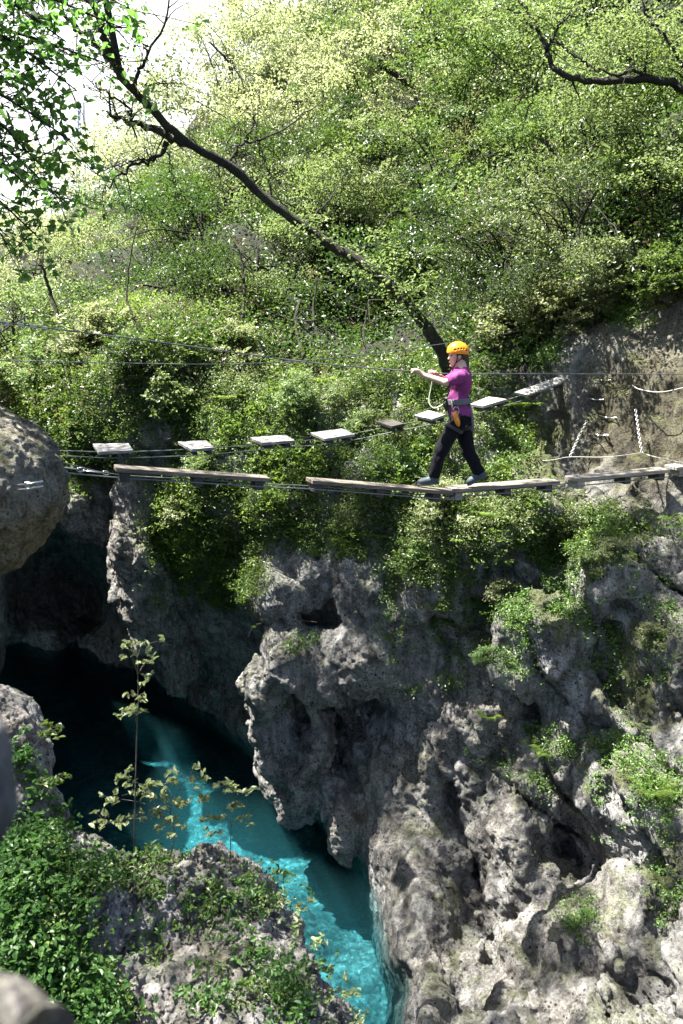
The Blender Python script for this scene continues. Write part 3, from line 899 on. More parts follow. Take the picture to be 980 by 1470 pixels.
part("rod", mb.mesh("rod", True), M_STEEL, root)
mb = MB(); mb.box(P(40, 698, 5.95), (.02, 0, 0), (0, .012, 0), (0, 0, .035), .003); part("plate", mb.mesh("plate"), M_STEEL, root)

HC = [P(-120, 452, 6.9), P(0, 463, 7.4), P(60, 470, 7.75), P(250, 494, 8.35), P(450, 521, 8.85), P(592, 533, 9.17), P(640, 536.5, 9.33), P(770, 536.5, 9.85), P(918, 537, 10.55), P(1010, 537, 11.1)]
cable("cable", HC, .0075, M_CABLE, "thick steel hand cable that the walker grips, running across the gorge", n=120)
root = empty("cable_clamp", P(30, 467, 7.6)); tag(root, "run of steel cable clamps on the thick hand cable, high above the boulder", "cable clamp")
for u, v, y in ((8, 464.5, 7.45), (30, 467, 7.58), (48, 469, 7.68), (64, 471, 7.76)):
    mb = MB(); c = P(u, v, y); mb.box(c, (.028, .01, -.006), (0, .014, 0), (0, 0, .016), .004); part("clamp", mb.mesh("clamp"), M_STEEL, root)
cable("cable", [P(-80, 516, 9.4), P(0, 517, 9.7), P(160, 521, 10.2), P(330, 522.5, 10.8), P(470, 515, 11.4), P(560, 504, 11.9), P(640, 493, 12.4), P(720, 480, 13.0), P(770, 470, 13.6)], .0065, M_CABLE,
      "thin hand cable of the farther walkway, above the square boards, sloping up to the trees")

SEATS = [([(38, 634), (50, 634), (57, 643), (44, 644)], 9.4, "pale square board of the farther walkway, half hidden behind the boulder"),
         ([(133, 637), (184, 636), (191, 646), (141, 649)], 9.9, "bright square board above the dark long plank's boulder end"),
         ([(255, 634), (295, 632), (307, 642), (274, 645)], 10.4, "bright square board above the middle of the dark long plank"),
         ([(359, 628), (409, 624), (423, 632), (375, 636)], 10.9, "bright square board above the dark long plank's inner end"),
         ([(445, 621), (490, 615), (509, 623), (465, 630)], 11.3, "square board with a wet grey top over the bushy ledge"),
         ([(540, 605), (560, 601), (580, 608), (562, 612)], 11.4, "small dark shaded square board, left of the walker's knees"),
         ([(593, 596), (615, 589), (639, 595), (619, 602)], 11.5, "bright square board just in front of the walker's hips"),
         ([(674, 580), (701, 569), (727, 573), (693, 583)], 11.9, "bright square board just behind the walker's hips"),
         ([(738, 563), (806, 539), (822, 543), (757, 567)], 12.1, "long slanting grey board at the upper end of the farther walkway")]
edges = [[], []]
for k, (q, Yc, lab) in enumerate(SEATS):
    off = (.24, .24, -.24, -.24) if k < 8 else (-.25, .35, .3, -.3)
    c4 = [P(u, v, Yc+o) for (u, v), o in zip(q, off)]
    ctr = np.mean(c4, 0)
    ax = ((c4[1]-c4[0])+(c4[2]-c4[3]))/4; ay = ((c4[0]-c4[3])+(c4[1]-c4[2]))/4
    nn = np.cross(ax, ay); nn /= np.linalg.norm(nn)
    if nn[2] < 0: nn = -nn
    root = empty("square_board", ctr); tag(root, lab, "board", "square boards of the farther walkway")
    mb = MB(); V = [*(c+nn*.0 for c in c4), *(c-nn*.035 for c in c4)]
    mb.add(V, [(3, 2, 1, 0), (4, 5, 6, 7), (0, 1, 5, 4), (1, 2, 6, 5), (2, 3, 7, 6), (3, 0, 4, 7)])
    me = mb.mesh("board")
    part("board", me, M_DARKWOOD if k == 5 else M_BOARD, root)  # the shaded board gets its shade as a darker timber colour
    for sg in (-1, 1):
        mb = MB(); mb.box(ctr+ax*.55*sg-nn*.066, ax*.16, ay*.93, nn*.03, .004)
        part("batten", mb.mesh("batten"), M_DARKWOOD, root)
    edges[0].append(ctr-ay*.75-nn*.1); edges[1].append(ctr+ay*.75-nn*.1)
for e, lab in zip(edges, ("slack cable under the near edges of the square boards", "slack cable under the far edges of the square boards")):
    pts = [e[0]+np.array([-2.2, -.9, .1])]+e+[P(840, 535, 12.9)]
    cable("cable", pts, .0065, M_CABLE, lab, group="cables under the farther walkway", n=120)


def wall(u, v, off=.12): return P(u, v, float(D(u, v))-off)


def chain(pts, label, link_len=.05, r=.0055):
    path = spline(pts, 200)
    seg = np.concatenate([[0], np.cumsum(np.linalg.norm(np.diff(path, axis=0), axis=1))])
    n = max(3, int(seg[-1]/(link_len*.74)))
    mb = MB()
    for k in range(n):
        t = seg[-1]*(k+.5)/n
        c = np.array([np.interp(t, seg, path[:, i]) for i in range(3)])
        c2 = np.array([np.interp(min(t+.02, seg[-1]), seg, path[:, i]) for i in range(3)]); c1 = np.array([np.interp(max(t-.02, 0), seg, path[:, i]) for i in range(3)])
        d = (c2-c1)/np.linalg.norm(c2-c1)
        s_ = np.cross(d, (0, 1, 0)); s_ /= np.linalg.norm(s_)
        if k % 2: s_ = np.cross(d, s_)
        a = np.linspace(0, 2*math.pi, 11)
        mb.tube([c+d*link_len*.5*math.cos(x)+s_*link_len*.3*math.sin(x) for x in a], r, 5)
    return tag(link("chain", mb.mesh("chain", True), M_CHAIN), label, "chain")


chain([wall(912, 588, .35), wall(915, 610, .4), wall(918, 632, .45), wall(921, 650, .5)], "bright zinc chain hanging down the rock wall to the white rope's bend")
chain([wall(842, 604, .3), wall(832, 624, .35), wall(818, 655, .45)], "shorter slanting zinc chain on the dark streaked rock wall")
cable("rope", [wall(907, 553, .25), wall(918, 559, .3), wall(945, 563, .35), wall(975, 558, .3), wall(1020, 545, .2)], .008, M_ROPE, "thick white rope sagging across the brown rock wall, above the chain", "rope")
cable("rope", [wall(921, 650, .5), wall(940, 656, .7), wall(980, 665, 1.0), wall(1040, 680, 1.3)], .007, M_ROPE, "white rope running from the hanging chain out to the last plank", "rope")
cable("rope", [wall(770, 662, .3), wall(795, 660, .4), wall(818, 656, .45), wall(870, 656, .5), wall(921, 650, .5)], .005, M_ROPE, "thin pale line strung along the rock wall between the two chains", "rope")
for (u, v), lab in (((871, 546), "small iron rung high on the streaked rock wall, topmost of four"), ((860, 574), "small iron rung on the streaked rock wall, second from the top"),
                    ((878, 600), "small iron rung on the streaked rock wall, third from the top"), ((866, 625), "small iron rung on the streaked rock wall, lowest of four")):
    root = empty("rung", wall(u, v)); tag(root, lab, "rung", "iron rungs in the rock wall")
    a, b = wall(u-7, v, .17), wall(u+7, v, .17); bk = np.array([0, .35, 0])
    mb = MB(); mb.tube([a, b], .009, 6); part("bar", mb.mesh("bar", True), M_STEEL, root)
    for q in (a, b):
        mb = MB(); mb.tube([q, q+bk], .009, 6); part("leg", mb.mesh("leg", True), M_STEEL, root)
for q in ((910, 552), (913, 586), (843, 602)):
    pass

# ------------------------------------------------------------------ the walker
YC = 9.3


def W(u, v, side=0.):
    """point at pixel u,v; side = metres towards the walker's left (our side)"""
    return P(u, v, YC-side*.95)


def sdf_mesh(name, fn, pts, h, pad=.12):
    lo = np.min(pts, 0)-pad; hi = np.max(pts, 0)+pad
    F = eval_grid(lo, hi, h, fn)
    v, f = surface_nets(F, lo, h)
    return v, f


def sm(fs, k):
    r = fs[0]
    for x in fs[1:]: r = smin(r, x, k)
    return r


HEADC = W(656, 511, 0)
FW = np.array([-.96, -.26, -.12]); FW /= np.linalg.norm(FW)
LF = np.cross(UPV, FW); LF /= np.linalg.norm(LF); HU = np.cross(FW, LF)
RH = np.stack([FW, LF, HU], 1)             # head frame as columns


def hp(f, l, u): return HEADC+FW*f+LF*l+HU*u


J = dict(neck=W(662, 527), chest=W(661, 548), waist=W(657, 577), hip=W(660, 600),
         lsh=W(662, 540, .17), lel=W(639, 549, .22), lwr=W(606, 538, .13), lha=W(597, 533.5, .08),
         rsh=W(655, 539, -.17), rel=W(641, 549, -.2), rwr=W(631, 540, -.06), rha=W(622, 536, -.03),
         lhip=W(658, 602, .09), lkn=W(633, 646, .10), lan=W(622, 683, .07),
         rhip=W(663, 602, -.09), rkn=W(671, 646, -.08), ran=W(688, 678, -.06))
CABD = HC[6]-HC[5]; CABD = CABD/np.linalg.norm(CABD)


def cab_at(u):
    t = (u-592)/(640-592.)
    return HC[5]+(HC[6]-HC[5])*t


def finger_caps(p, grip, palm_c, out, k):
    """four curled fingers over the cable at `grip`, rooted in the palm, and the thumb beneath"""
    fs = []
    for i in range(4):
        o = CABD*(.021*(i-1.5))
        L = (.95, 1.08, 1.0, .8)[i]
        root = palm_c+o*.95+out*.030
        a = grip+o+UPV*.022+out*.008
        b = grip+o+out*.030*L+UPV*.004
        c = grip+o+out*.016*L-UPV*.022
        fs += [cap(p, root, a, .0105, .0095), cap(p, a, b, .0095, .0085), cap(p, b, c, .0085, .0075)]
    t0 = palm_c+CABD*.03*k-UPV*.01
    fs += [cap(p, t0, grip+CABD*.036*k-UPV*.016-out*.012, .013, .0105), cap(p, grip+CABD*.036*k-UPV*.016-out*.012, grip+CABD*.022*k-UPV*.020+out*.012, .0105, .0085)]
    return fs


GL = cab_at(595); GR = cab_at(621)
OUTL = np.array([-.35, .9, .0]); OUTL /= np.linalg.norm(OUTL)
PALML = GL-OUTL*.038+UPV*.012
PALMR = GR+OUTL*.038+UPV*.010


def body_fn(p):
    head = sm([ell((p-HEADC)@RH, (0, 0, .028), (.094, .074, .092)), ell((p-HEADC)@RH, (.028, 0, -.045), (.062, .052, .075))], .03)
    q = (p-HEADC)@RH
    face = sm([head, cap(q, (.088, 0, .012), (.108, 0, -.020), .007, .012), ell(q, (.078, 0, -.100), (.022, .025, .018))], .018)
    face = sm([face, ell(q, (.086, 0, -.054), (.014, .022, .006)), ell(q, (.085, 0, -.068), (.013, .020, .006)), ell(q, (.078, .03, .034), (.014, .02, .008)), ell(q, (.078, -.03, .034), (.014, .02, .008))], .008)
    for s_ in (-1, 1):
        face = -smin(-face, ell(q, (.088, .030*s_, .016), (.014, .016, .010)), .008)
        face = smin(face, ell(q, (.0, .074*s_, -.012), (.022, .010, .032)), .006)
    t = sm([cap(p, J['neck']+UPV*.05, J['neck']-UPV*.05, .054, .062), ell((p-J['chest'])@RH, (0, 0, .02), (.105, .155, .17)), ell((p-J['waist'])@RH, (0, 0, 0), (.095, .13, .14)), ell((p-J['hip'])@RH, (-.01, 0, 0), (.11, .155, .12))], .07)
    b = smin(face, t, .03)
    for s_, pc, g, out, k in (('l', PALML, GL, OUTL, -1), ('r', PALMR, GR, -OUTL, -1)):
        b = smin(b, cap(p, J[s_+'sh'], J[s_+'el'], .052, .041), .03)
        b = smin(b, cap(p, J[s_+'el'], J[s_+'wr'], .041, .027), .012)
        b = smin(b, cap(p, J[s_+'wr'], pc, .026, .024), .012)
        b = smin(b, sm([cap(p, pc-CABD*.026, pc+CABD*.026, .017, .018)], .01), .012)
        fs = finger_caps(p, g, pc, out, k)
        m = fs[0]
        for x in fs[1:]: m = np.minimum(m, x)
        b = smin(b, m, .004)
    for s_ in ('l', 'r'):
        b = smin(b, cap(p, J[s_+'hip'], J[s_+'kn'], .082, .055), .03)
        b = smin(b, cap(p, J[s_+'kn'], J[s_+'an'], .052, .036), .015)
    return b


allp = np.array(list(J.values())+[HEADC, HEADC+UPV*.1, GL, GR])
v, f = sdf_mesh("person", body_fn, allp, .0085, .13)
m_skin, nt = new_mat("fair skin"); n = N(nt)
b = n('ShaderNodeBsdfPrincipled'); b.inputs['Base Color'].default_value = (.58, .37, .28, 1); b.inputs['Roughness'].default_value = .5
b.inputs['Subsurface Weight'].default_value = .15; b.inputs['Subsurface Radius'].default_value = (.02, .008, .004); b.inputs['Subsurface Scale'].default_value = .5
fz = n.noise(n('ShaderNodeTexCoord').outputs['Object'], 60, 3); n.l(n.bump(fz, .1, .001), b.inputs['Normal'])
n.l(n.ramp(fz, [(.3, (.52, .32, .24)), (.7, (.62, .41, .32))]), b.inputs['Base Color'])
o = n('ShaderNodeOutputMaterial'); n.l(b.outputs[0], o.inputs[0])
person = link("person", mesh_from("person", v, f), m_skin)
tag(person, "walker in orange helmet, magenta t-shirt and dark trousers, gripping the cable with both hands", "person")

M_SHIRT = simple("magenta cotton", (.20, .024, .14), .8, 0, 90, .15, .25)
M_TROUS = simple("black trousers", (.007, .007, .010), .9, 0, 70, .3, .35, spec=.15)
M_HELM = simple("orange helmet shell", (.85, .30, .015), .3, 0, 20, .05, .05)
M_HAIR = simple("brown hair", (.038, .021, .012), .5, 0, 160, .5, .6)
M_STRAP = simple("grey webbing", (.11, .11, .12), .7, 0, 200, .2, .3)
M_BLACK = simple("black webbing", (.012, .012, .013), .6, 0, 100, .2, .3)
M_SHOE = simple("blue grey shoe", (.035, .05, .07), .65, 0, 80, .3, .4)
M_SOLE = simple("grey sole", (.06, .065, .07), .8, 0, 80, .3, .4)
M_ORANGE = simple("orange plastic", (.75, .26, .03), .4)
M_PURPLE = simple("purple anodised metal", (.2, .05, .25), .3, .8)
M_CORD = simple("pale green lanyard rope", (.45, .52, .33), .8, 0, 200, .2, .5)


def wear(name, fn, pts, h, mat, pad=.12, label=None, parent=None):
    v, f = sdf_mesh(name, fn, np.array(pts), h, pad)
    o = link(name, mesh_from(name, v, f), mat, parent or person)
    if label: o['label'] = label
    return o


def folds(p, a=.006, s=(22, 22, 12)): return a*fbm(p*np.array(s), 3)


def shirt_fn(p):
    q = p@np.eye(3)
    t = sm([cap(p, J['neck']-UPV*.03, J['neck']-UPV*.07, .066, .075), ell((p-J['chest'])@RH, (.0, 0, .01), (.125, .18, .185)), ell((p-J['waist'])@RH, (.0, 0, .0), (.115, .152, .15)), ell((p-W(659, 592))@RH, (-.01, 0, 0), (.142, .186, .11))], .05)
    for s_ in ('l', 'r'):
        sl = cap(p, J[s_+'sh'], J[s_+'sh']*.12+J[s_+'el']*.88, .072, .066)
        t = smin(t, sl, .035)
    # open neckline, sleeves and hem
    t = np.maximum(t, -cap(p, J['neck']+UPV*.09, J['neck']-UPV*.0, .075, .068))
    for s_ in ('l', 'r'):
        d = J[s_+'el']-J[s_+'sh']; d = d/np.linalg.norm(d)
        c = J[s_+'sh']*.12+J[s_+'el']*.88
        inarm = np.linalg.norm(p-c, axis=1) < .11
        t = np.where(inarm, np.maximum(t, (p-c)@d), t)
    t = np.maximum(t, (W(659, 600)[2]-p[:, 2]))
    return t-folds(p, .017, (15, 15, 8))


wear("shirt", shirt_fn, [J['neck'], J['hip'], J['lel'], J['rel'], J['lsh'], J['rsh']], .0085, M_SHIRT)


def trousers_fn(p):
    t = ell((p-J['hip'])@RH, (-.01, 0, .015), (.122, .168, .13))
    for s_ in ('l', 'r'):
        t = smin(t, cap(p, J[s_+'hip'], J[s_+'kn'], .104, .079), .05)
        t = smin(t, cap(p, J[s_+'kn'], J[s_+'an']+(J[s_+'kn']-J[s_+'an'])*.07, .077, .070), .03)
    for s_ in ('l', 'r'):
        d = J[s_+'an']-J[s_+'kn']; d = d/np.linalg.norm(d)
        near = np.linalg.norm(p-J[s_+'an'], axis=1) < .13
        t = np.where(near, np.maximum(t, (p-J[s_+'an'])@d-.012), t)
    t = np.maximum(t, p[:, 2]-W(659, 585)[2])
    return t-folds(p, .018, (13, 13, 8))


wear("trousers", trousers_fn, [J[k] for k in ('hip', 'lhip', 'rhip', 'lkn', 'rkn', 'lan', 'ran')], .009, M_TROUS, .16)


def shoe(name, heel, toe, ank):
    d = toe-heel; L = np.linalg.norm(d); d = d/L
    s_ = np.cross(UPV, d); s_ /= np.linalg.norm(s_); nn = np.cross(d, s_)
    R = np.stack([d, s_, nn], 1)
    def up(p):
        q = (p-heel)@R
        f = sm([ell(q, (.06, 0, .045), (.07, .04, .05)), ell(q, (L*.55, 0, .038), (.10, .045, .042)), ell(q, (L*.82, 0, .03), (.06, .046, .032)), cap(p, ank, heel+d*.055+nn*.05, .05, .046)], .03)
        f = np.maximum(f, .006-q[:, 2])
        return np.maximum(f, (p-ank)@(nn)-.03)
    o = wear(name, up, [heel, toe, ank], .006, M_SHOE, .09)
    def so_(p):
        q = (p-heel)@R
        f = sm([ell(q, (.05, 0, .0), (.062, .042, .05)), ell(q, (L*.5, 0, 0), (.11, .040, .05)), ell(q, (L*.8, 0, 0), (.07, .047, .05))], .03)
        return np.maximum(f, np.abs(q[:, 2]-.004)-.013)
    wear("sole", so_, [heel, toe], .006, M_SOLE, .09, parent=o)
    mb = MB()
    for k in range(4):
        c = heel+d*(L*.42+.028*k)+nn*(.083-.009*k)
        mb.tube([c-s_*.03-nn*.012, c+nn*.004, c+s_*.03-nn*.012], .004, 5)
    l = link("lace", mb.mesh("lace", True), M_STRAP, o)
    return o


shoe("shoe", W(629, 693.5, .06), W(601, 695.5, .08), J['lan']-UPV*.0)
shoe("shoe", W(697, 682.5, -.06), W(673, 695.5, -.05), J['ran'])


def hair_fn(p):
    q = (p-HEADC)@RH
    f = sm([ell(q, (-.018, 0, .03), (.094, .083, .092)), cap(q, (-.075, 0, -.03), (-.100, 0, -.13), .062, .06), cap(q, (-.100, 0, -.13), (-.125, .02, -.25), .06, .03)], .03)
    f = np.maximum(f, -ell(q, (.085, 0, -.045), (.072, .12, .14)))
    f = np.maximum(f, q[:, 2]-.06)
    return f-.007*fbm(q*np.array([40, 70, 8]), 2)


wear("hair", hair_fn, [HEADC, HEADC-UPV*.22], .0065, M_HAIR, .14)


def helmet_fn(p):
    q = (p-HEADC)@RH
    f = sm([ell(q, (-.008, 0, .055), (.124, .105, .108)), ell(q, (-.05, 0, .03), (.085, .096, .085))], .03)
    f = np.maximum(f, -ell(q, (-.008, 0, .045), (.108, .090, .095)))
    f = np.maximum(f, (.024+.02*np.clip(-q[:, 0]/.1, -1, 1)*-1)-q[:, 2]+.0)
    for x, z, rx, rz in ((.055, .078, .017, .011), (.018, .083, .012, .008), (-.018, .083, .011, .008), (-.05, .078, .010, .008), (.035, .062, .008, .005), (-.085, .055, .012, .016)):
        for s_ in (-1, 1):
            f = np.maximum(f, -ell(q, (x, .095*s_, z), (rx, .03, rz)))
    rim = np.abs(np.sqrt((q[:, 0]+.01)**2/.126**2+q[:, 1]**2/.108**2)-1)*.115
    return f


hel = wear("helmet", helmet_fn, [HEADC, HEADC+UPV*.1], .005, M_HELM, .14, "orange helmet with a row of vent holes")
def liner_fn(p):
    q = (p-HEADC)@RH
    return np.maximum(ell(q, (-.008, 0, .05), (.106, .089, .092)), .04-q[:, 2])
wear("liner", liner_fn, [HEADC, HEADC+UPV*.1], .007, M_BLACK, .12, parent=hel)
mb = MB()
for s_ in (-1, 1):
    mb.tube([hp(.035, .086*s_, .03), hp(.035, .079*s_, -.02), hp(.05, .066*s_, -.07), hp(.062, .02*s_, -.115), hp(.062, 0, -.118)], .006, 5)
    mb.tube([hp(-.045, .088*s_, .02), hp(-.01, .083*s_, -.03), hp(.05, .066*s_, -.07)], .006, 5)
link("chin_strap", mb.mesh("chin_strap", True), M_BLACK, hel)
# eyes, brows and lips sit on the face
M_EYE = simple("dark eye", (.03, .02, .015), .2)
for s_ in (-1, 1):
    mb = MB(); c = hp(.081, .031*s_, .016)
    mb.tube([c-FW*.006, c+FW*.004], .009, 8)
    link("eye", mb.mesh("eye", True), M_EYE, person)
mb = MB(); mb.tube([hp(.094, -.02, -.061), hp(.100, 0, -.060), hp(.094, .02, -.061)], .0055, 6)
link("mouth", mb.mesh("mouth", True), simple("lips", (.42, .14, .13), .5), person)


# harness: waist belt, leg loops, straps, gear
def ring(c, R, rx, ry, tube, n=40, tilt=0):
    a = np.linspace(0, 2*math.pi, n)
    return [c+R[:, 0]*rx*math.cos(t)+R[:, 1]*ry*math.sin(t)+R[:, 2]*tilt*math.cos(t) for t in a]


har = empty("harness", J['waist']); har.parent = person
def belt_fn(p):
    q = (p-W(657, 575))@RH
    r = np.sqrt((q[:, 0]/.135)**2+(q[:, 1]/.172)**2)-1
    return np.maximum(np.abs(r)*.15-.011, np.abs(q[:, 2])-.034)
def hw(name, fn, pts, h, mat, pad=.2):
    v, f = sdf_mesh(name, fn, np.array(pts), h, pad)
    me = mesh_from(name, v, f); me.transform(Matrix.Translation(-Vector(har.location))); return link(name, me, mat, har)
hw("belt", belt_fn, [W(657, 575)], .007, M_STRAP)
for s_ in ('l', 'r'):
    c = J[s_+'hip']+(J[s_+'kn']-J[s_+'hip'])*.28; d = (J[s_+'kn']-J[s_+'hip']); d /= np.linalg.norm(d)
    a = np.cross(d, LF); a /= np.linalg.norm(a); R = np.stack([a, np.cross(d, a), d], 1)
    def lp(p, c=c, R=R):
        q = (p-c)@R
        return np.maximum(np.abs(np.linalg.norm(q[:, :2], axis=1)-.112)-.008, np.abs(q[:, 2]+.3*q[:, 0]*0)-.022)
    hw("leg_loop", lp, [c], .007, M_BLACK, .16)
def hb(name, m, mat):
    me = m.mesh(name, True); me.transform(Matrix.Translation(-Vector(har.location))); return link(name, me, mat, har)
mb = MB(); mb.tube([W(648, 574, .15), W(650, 590, .17), W(655, 612, .19)], .012, 6); mb.tube([W(640, 575, .05), W(643, 590, .08), W(648, 606, .16)], .011, 6)
hb("strap", mb, M_BLACK)
mb = MB(); mb.tube([W(673, 580, .1), W(677, 595, .13), W(679, 612, .14), W(677, 619, .14)], .018, 6); hb("gear_strap", mb, M_STRAP)
mb = MB(); mb.tube(spline([W(655, 590, .2), W(653, 596, .21), W(656, 604, .215), W(658, 612, .2)], 14), np.interp(np.linspace(0, 1, 14), [0, .25, .8, 1], [.012, .030, .03, .014]), 10); hb("pulley", mb, M_ORANGE)
mb = MB(); a = np.linspace(0, 2*math.pi, 17)
mb.tube([W(654.5+4*math.cos(t), 590+6*math.sin(t), .2) for t in a], .006, 6); hb("ring", mb, M_STEEL)
mb = MB(); mb.tube([W(640+3*math.cos(t), 580+7*math.sin(t), .07) for t in a], .008, 6); mb.tube([W(637, 572, .03), W(641, 580, .06), W(640, 590, .09)], .014, 6); hb("carabiner", mb, M_BLACK)
mb = MB(); mb.tube(spline([W(621, 540, 0), W(619, 555, 0), W(616, 570, .0), W(617, 581, .02), W(623, 586, .04), W(632, 583, .06), W(640, 576, .08)], 40), .0085, 6); hb("lanyard", mb, M_CORD)
mb = MB(); mb.tube([W(621.5+3.2*math.cos(t), 536.5+5*math.sin(t), .03) for t in a], .007, 6); hb("carabiner", mb, M_PURPLE)
# ------------------------------------------------------------------ foliage
L_SUN = leaf_material("fresh spring leaf", (.042, .085, .022), (.155, .20, .078), (.33, .43, .13), .40, .55)
L_PALE = leaf_material("pale herb leaf", (.10, .13, .055), (.24, .27, .13), (.38, .44, .18), .45, .6)
L_MID = leaf_material("mid green leaf", (.032, .075, .014), (.10, .155, .035), (.22, .34, .06), .36, .5)
L_OLIVE = leaf_material("budding olive leaf", (.07, .075, .03), (.17, .165, .08), (.28, .28, .11), .4, .4)
L_HAZE = leaf_material("haze-paled far leaf", (.11, .14, .06), (.24, .26, .14), (.44, .50, .22), .55, .5)  # haze put into the leaf colour of the distant trees
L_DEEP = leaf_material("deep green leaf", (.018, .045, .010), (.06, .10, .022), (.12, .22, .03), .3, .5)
L_HANG = leaf_material("hanging beech leaf", (.04, .10, .025), (.10, .17, .045), (.18, .40, .07), .55, .4)
L_IVY = leaf_material("ivy and herb leaf", (.035, .075, .013), (.13, .18, .045), (.20, .32, .05), .35, .55)
L_NEAR = leaf_material("bramble leaf", (.014, .05, .012), (.075, .155, .04), (.12, .28, .05), .35, .28)
L_FERN = leaf_material("fern frond", (.06, .12, .02), (.15, .21, .04), (.30, .42, .06), .45, .4)
L_DRY = leaf_material("twiggy dry leaf", (.07, .055, .03), (.16, .13, .075), (.2, .16, .08), .25, .3)
M_BARK = bark_material("dark mossy bark", (.006, .005, .004), (.032, .027, .02), .5)  # darkened in place of the leaning trunk's backlit silhouette
M_TWIG = bark_material("grey twig bark", (.05, .045, .035), (.16, .14, .11), .1)


def unit(v): return v/np.maximum(np.linalg.norm(v, axis=-1, keepdims=True), 1e-9)


def leaves4(c, size, nrm, asp=.55, fold=.18):
    """one folded rhomb per leaf"""
    n = len(c); size = np.broadcast_to(size, (n,))
    nrm = unit(nrm); r = rng.normal(size=(n, 3)); a = unit(np.cross(nrm, r)); b = np.cross(nrm, a)
    s = size[:, None]
    V = np.stack([c-a*s*.5, c+b*s*asp*.5+nrm*s*fold*.5-a*s*.06, c+a*s*.5-nrm*s*.1, c-b*s*asp*.5+nrm*s*fold*.5-a*s*.06], 1).reshape(-1, 3)
    F = np.arange(4*n).reshape(n, 4)
    return V, F


def leaves6(c, size, nrm, asp=.6, fold=.16, axis=None):
    """ovate leaf: two quads along the midrib"""
    n = len(c); size = np.broadcast_to(size, (n,))
    nrm = unit(nrm)
    r = rng.normal(size=(n, 3)) if axis is None else axis
    a = unit(r-nrm*(r*nrm).sum(1, keepdims=True)); b = np.cross(nrm, a); s = size[:, None]
    base = c-a*s*.5
    V = np.stack([base, c-a*s*.18+b*s*asp*.5+nrm*s*fold, c+a*s*.2+b*s*asp*.36+nrm*s*fold*.8, c+a*s*.52-nrm*s*.08, c+a*s*.2-b*s*asp*.36+nrm*s*fold*.8, c-a*s*.18-b*s*asp*.5+nrm*s*fold], 1).reshape(-1, 3)
    i = np.arange(n)*6
    F = np.concatenate([np.stack([i, i+3, i+2, i+1], 1), np.stack([i, i+5, i+4, i+3], 1)])
    return V, F


def leaf_mesh(name, c, size, nrm, six=False, **k):
    V, F = (leaves6 if six else leaves4)(np.asarray(c), size, np.asarray(nrm), **k)
    return mesh_from(name, V, F, False)


def sprays(cent, n_each, rad, flat=.25, tilt=.35):
    """leaf positions and normals in flattened sprays about the centres"""
    m = len(cent)
    rad = np.broadcast_to(rad, (m,))
    nr = unit(np.array([0, 0, 1.])+tilt*rng.normal(size=(m, 3)))
    k = np.repeat(np.arange(m), n_each)
    d = rng.normal(size=(len(k), 3)); d = unit(d)*(rng.random((len(k), 1))**.5)
    nk = nr[k]
    d = d-nk*(d*nk).sum(1, keepdims=True)*(1-flat)
    pos = cent[k]+d*rad[k][:, None]
    return pos, unit(nk+.45*rng.normal(size=(len(k), 3)))


def crown_points(n, r, holes=.0, freq=.55, seed=0, shell=.5, grouped=False):
    """spray centres inside an ellipsoid with radii r, gaps cut by noise"""
    out = []
    bough = unit(rng.normal(size=(11, 3)))*(.62+.3*rng.random((11, 1)))*np.asarray(r) if grouped else None
    while sum(map(len, out)) < n:
        d = unit(rng.normal(size=(n*2, 3)))
        t = shell+(1-shell)*rng.random((n*2, 1))
        q = d*t*np.asarray(r)*(1+.28*perlin(d*2.1+seed*7.7)[:, None]+.12*perlin(d*5+seed*3.1)[:, None])
        if grouped:                             # leaves hang in separate boughs with gaps between
            k = rng.integers(0, len(bough), len(q))
            q = bough[k]+rng.normal(size=q.shape)*np.asarray(r)*np.array([.21, .21, .10])
        else:
            q = q[perlin(q*freq+seed*13.1) > holes]
        out.append(q)
    return np.concatenate(out)[:n]


def limb_tubes(mb, base, targets, r0, wob=.12, ns=5, r1=.006):
    base = np.asarray(base)
    for t in targets:
        d = t-base; L = np.linalg.norm(d)
        mid = base+d*.5+np.array([0, 0, .12*L])+rng.normal(size=3)*wob*L*.5
        q = spline([base, mid, t], 9)
        mb.tube(q, np.linspace(r0, r1, 9), ns)


def make_tree(name, label, trunk_h, rad, nspray, per, leaf, mat, seed, loc, holes=-.05, sprad=.38, group=None, bark=None, trunk_r=.11, zc=None, lean=(0, 0)):
    """trunk with limbs, and a crown of leaf sprays; returns the Empty"""
    root = empty(name); tag(root, label, "tree", group)
    zc = trunk_h+rad[2]*.6 if zc is None else zc
    c = np.array([lean[0], lean[1], zc])
    cent = crown_points(nspray, rad, holes, 1.1/max(rad[0], .5), seed, grouped=True)+c
    mb = MB()
    path = spline([(0, 0, -.8), (lean[0]*.2+.05, lean[1]*.2, trunk_h*.5), (lean[0]*.6, lean[1]*.6, trunk_h), c+np.array([0, 0, rad[2]*.4])], 14)
    mb.tube(path, np.linspace(trunk_r, trunk_r*.25, 14), 8)
    for k in range(34):
        b = path[rng.integers(4, 13)]
        t = cent[rng.integers(0, len(cent))]
        limb_tubes(mb, b, [t], trunk_r*(.12+.25*rng.random()), .14, 5)
    link("trunk", mb.mesh("trunk", True), bark or M_BARK, root)
    pos, nr = sprays(cent, per, sprad*(.55+.8*rng.random(len(cent))), .2, .6)
    link("crown", leaf_mesh("crown", pos, leaf*(.65+.7*rng.random(len(pos))), nr), mat, root)
    root.location = [float(x) for x in loc]
    return root


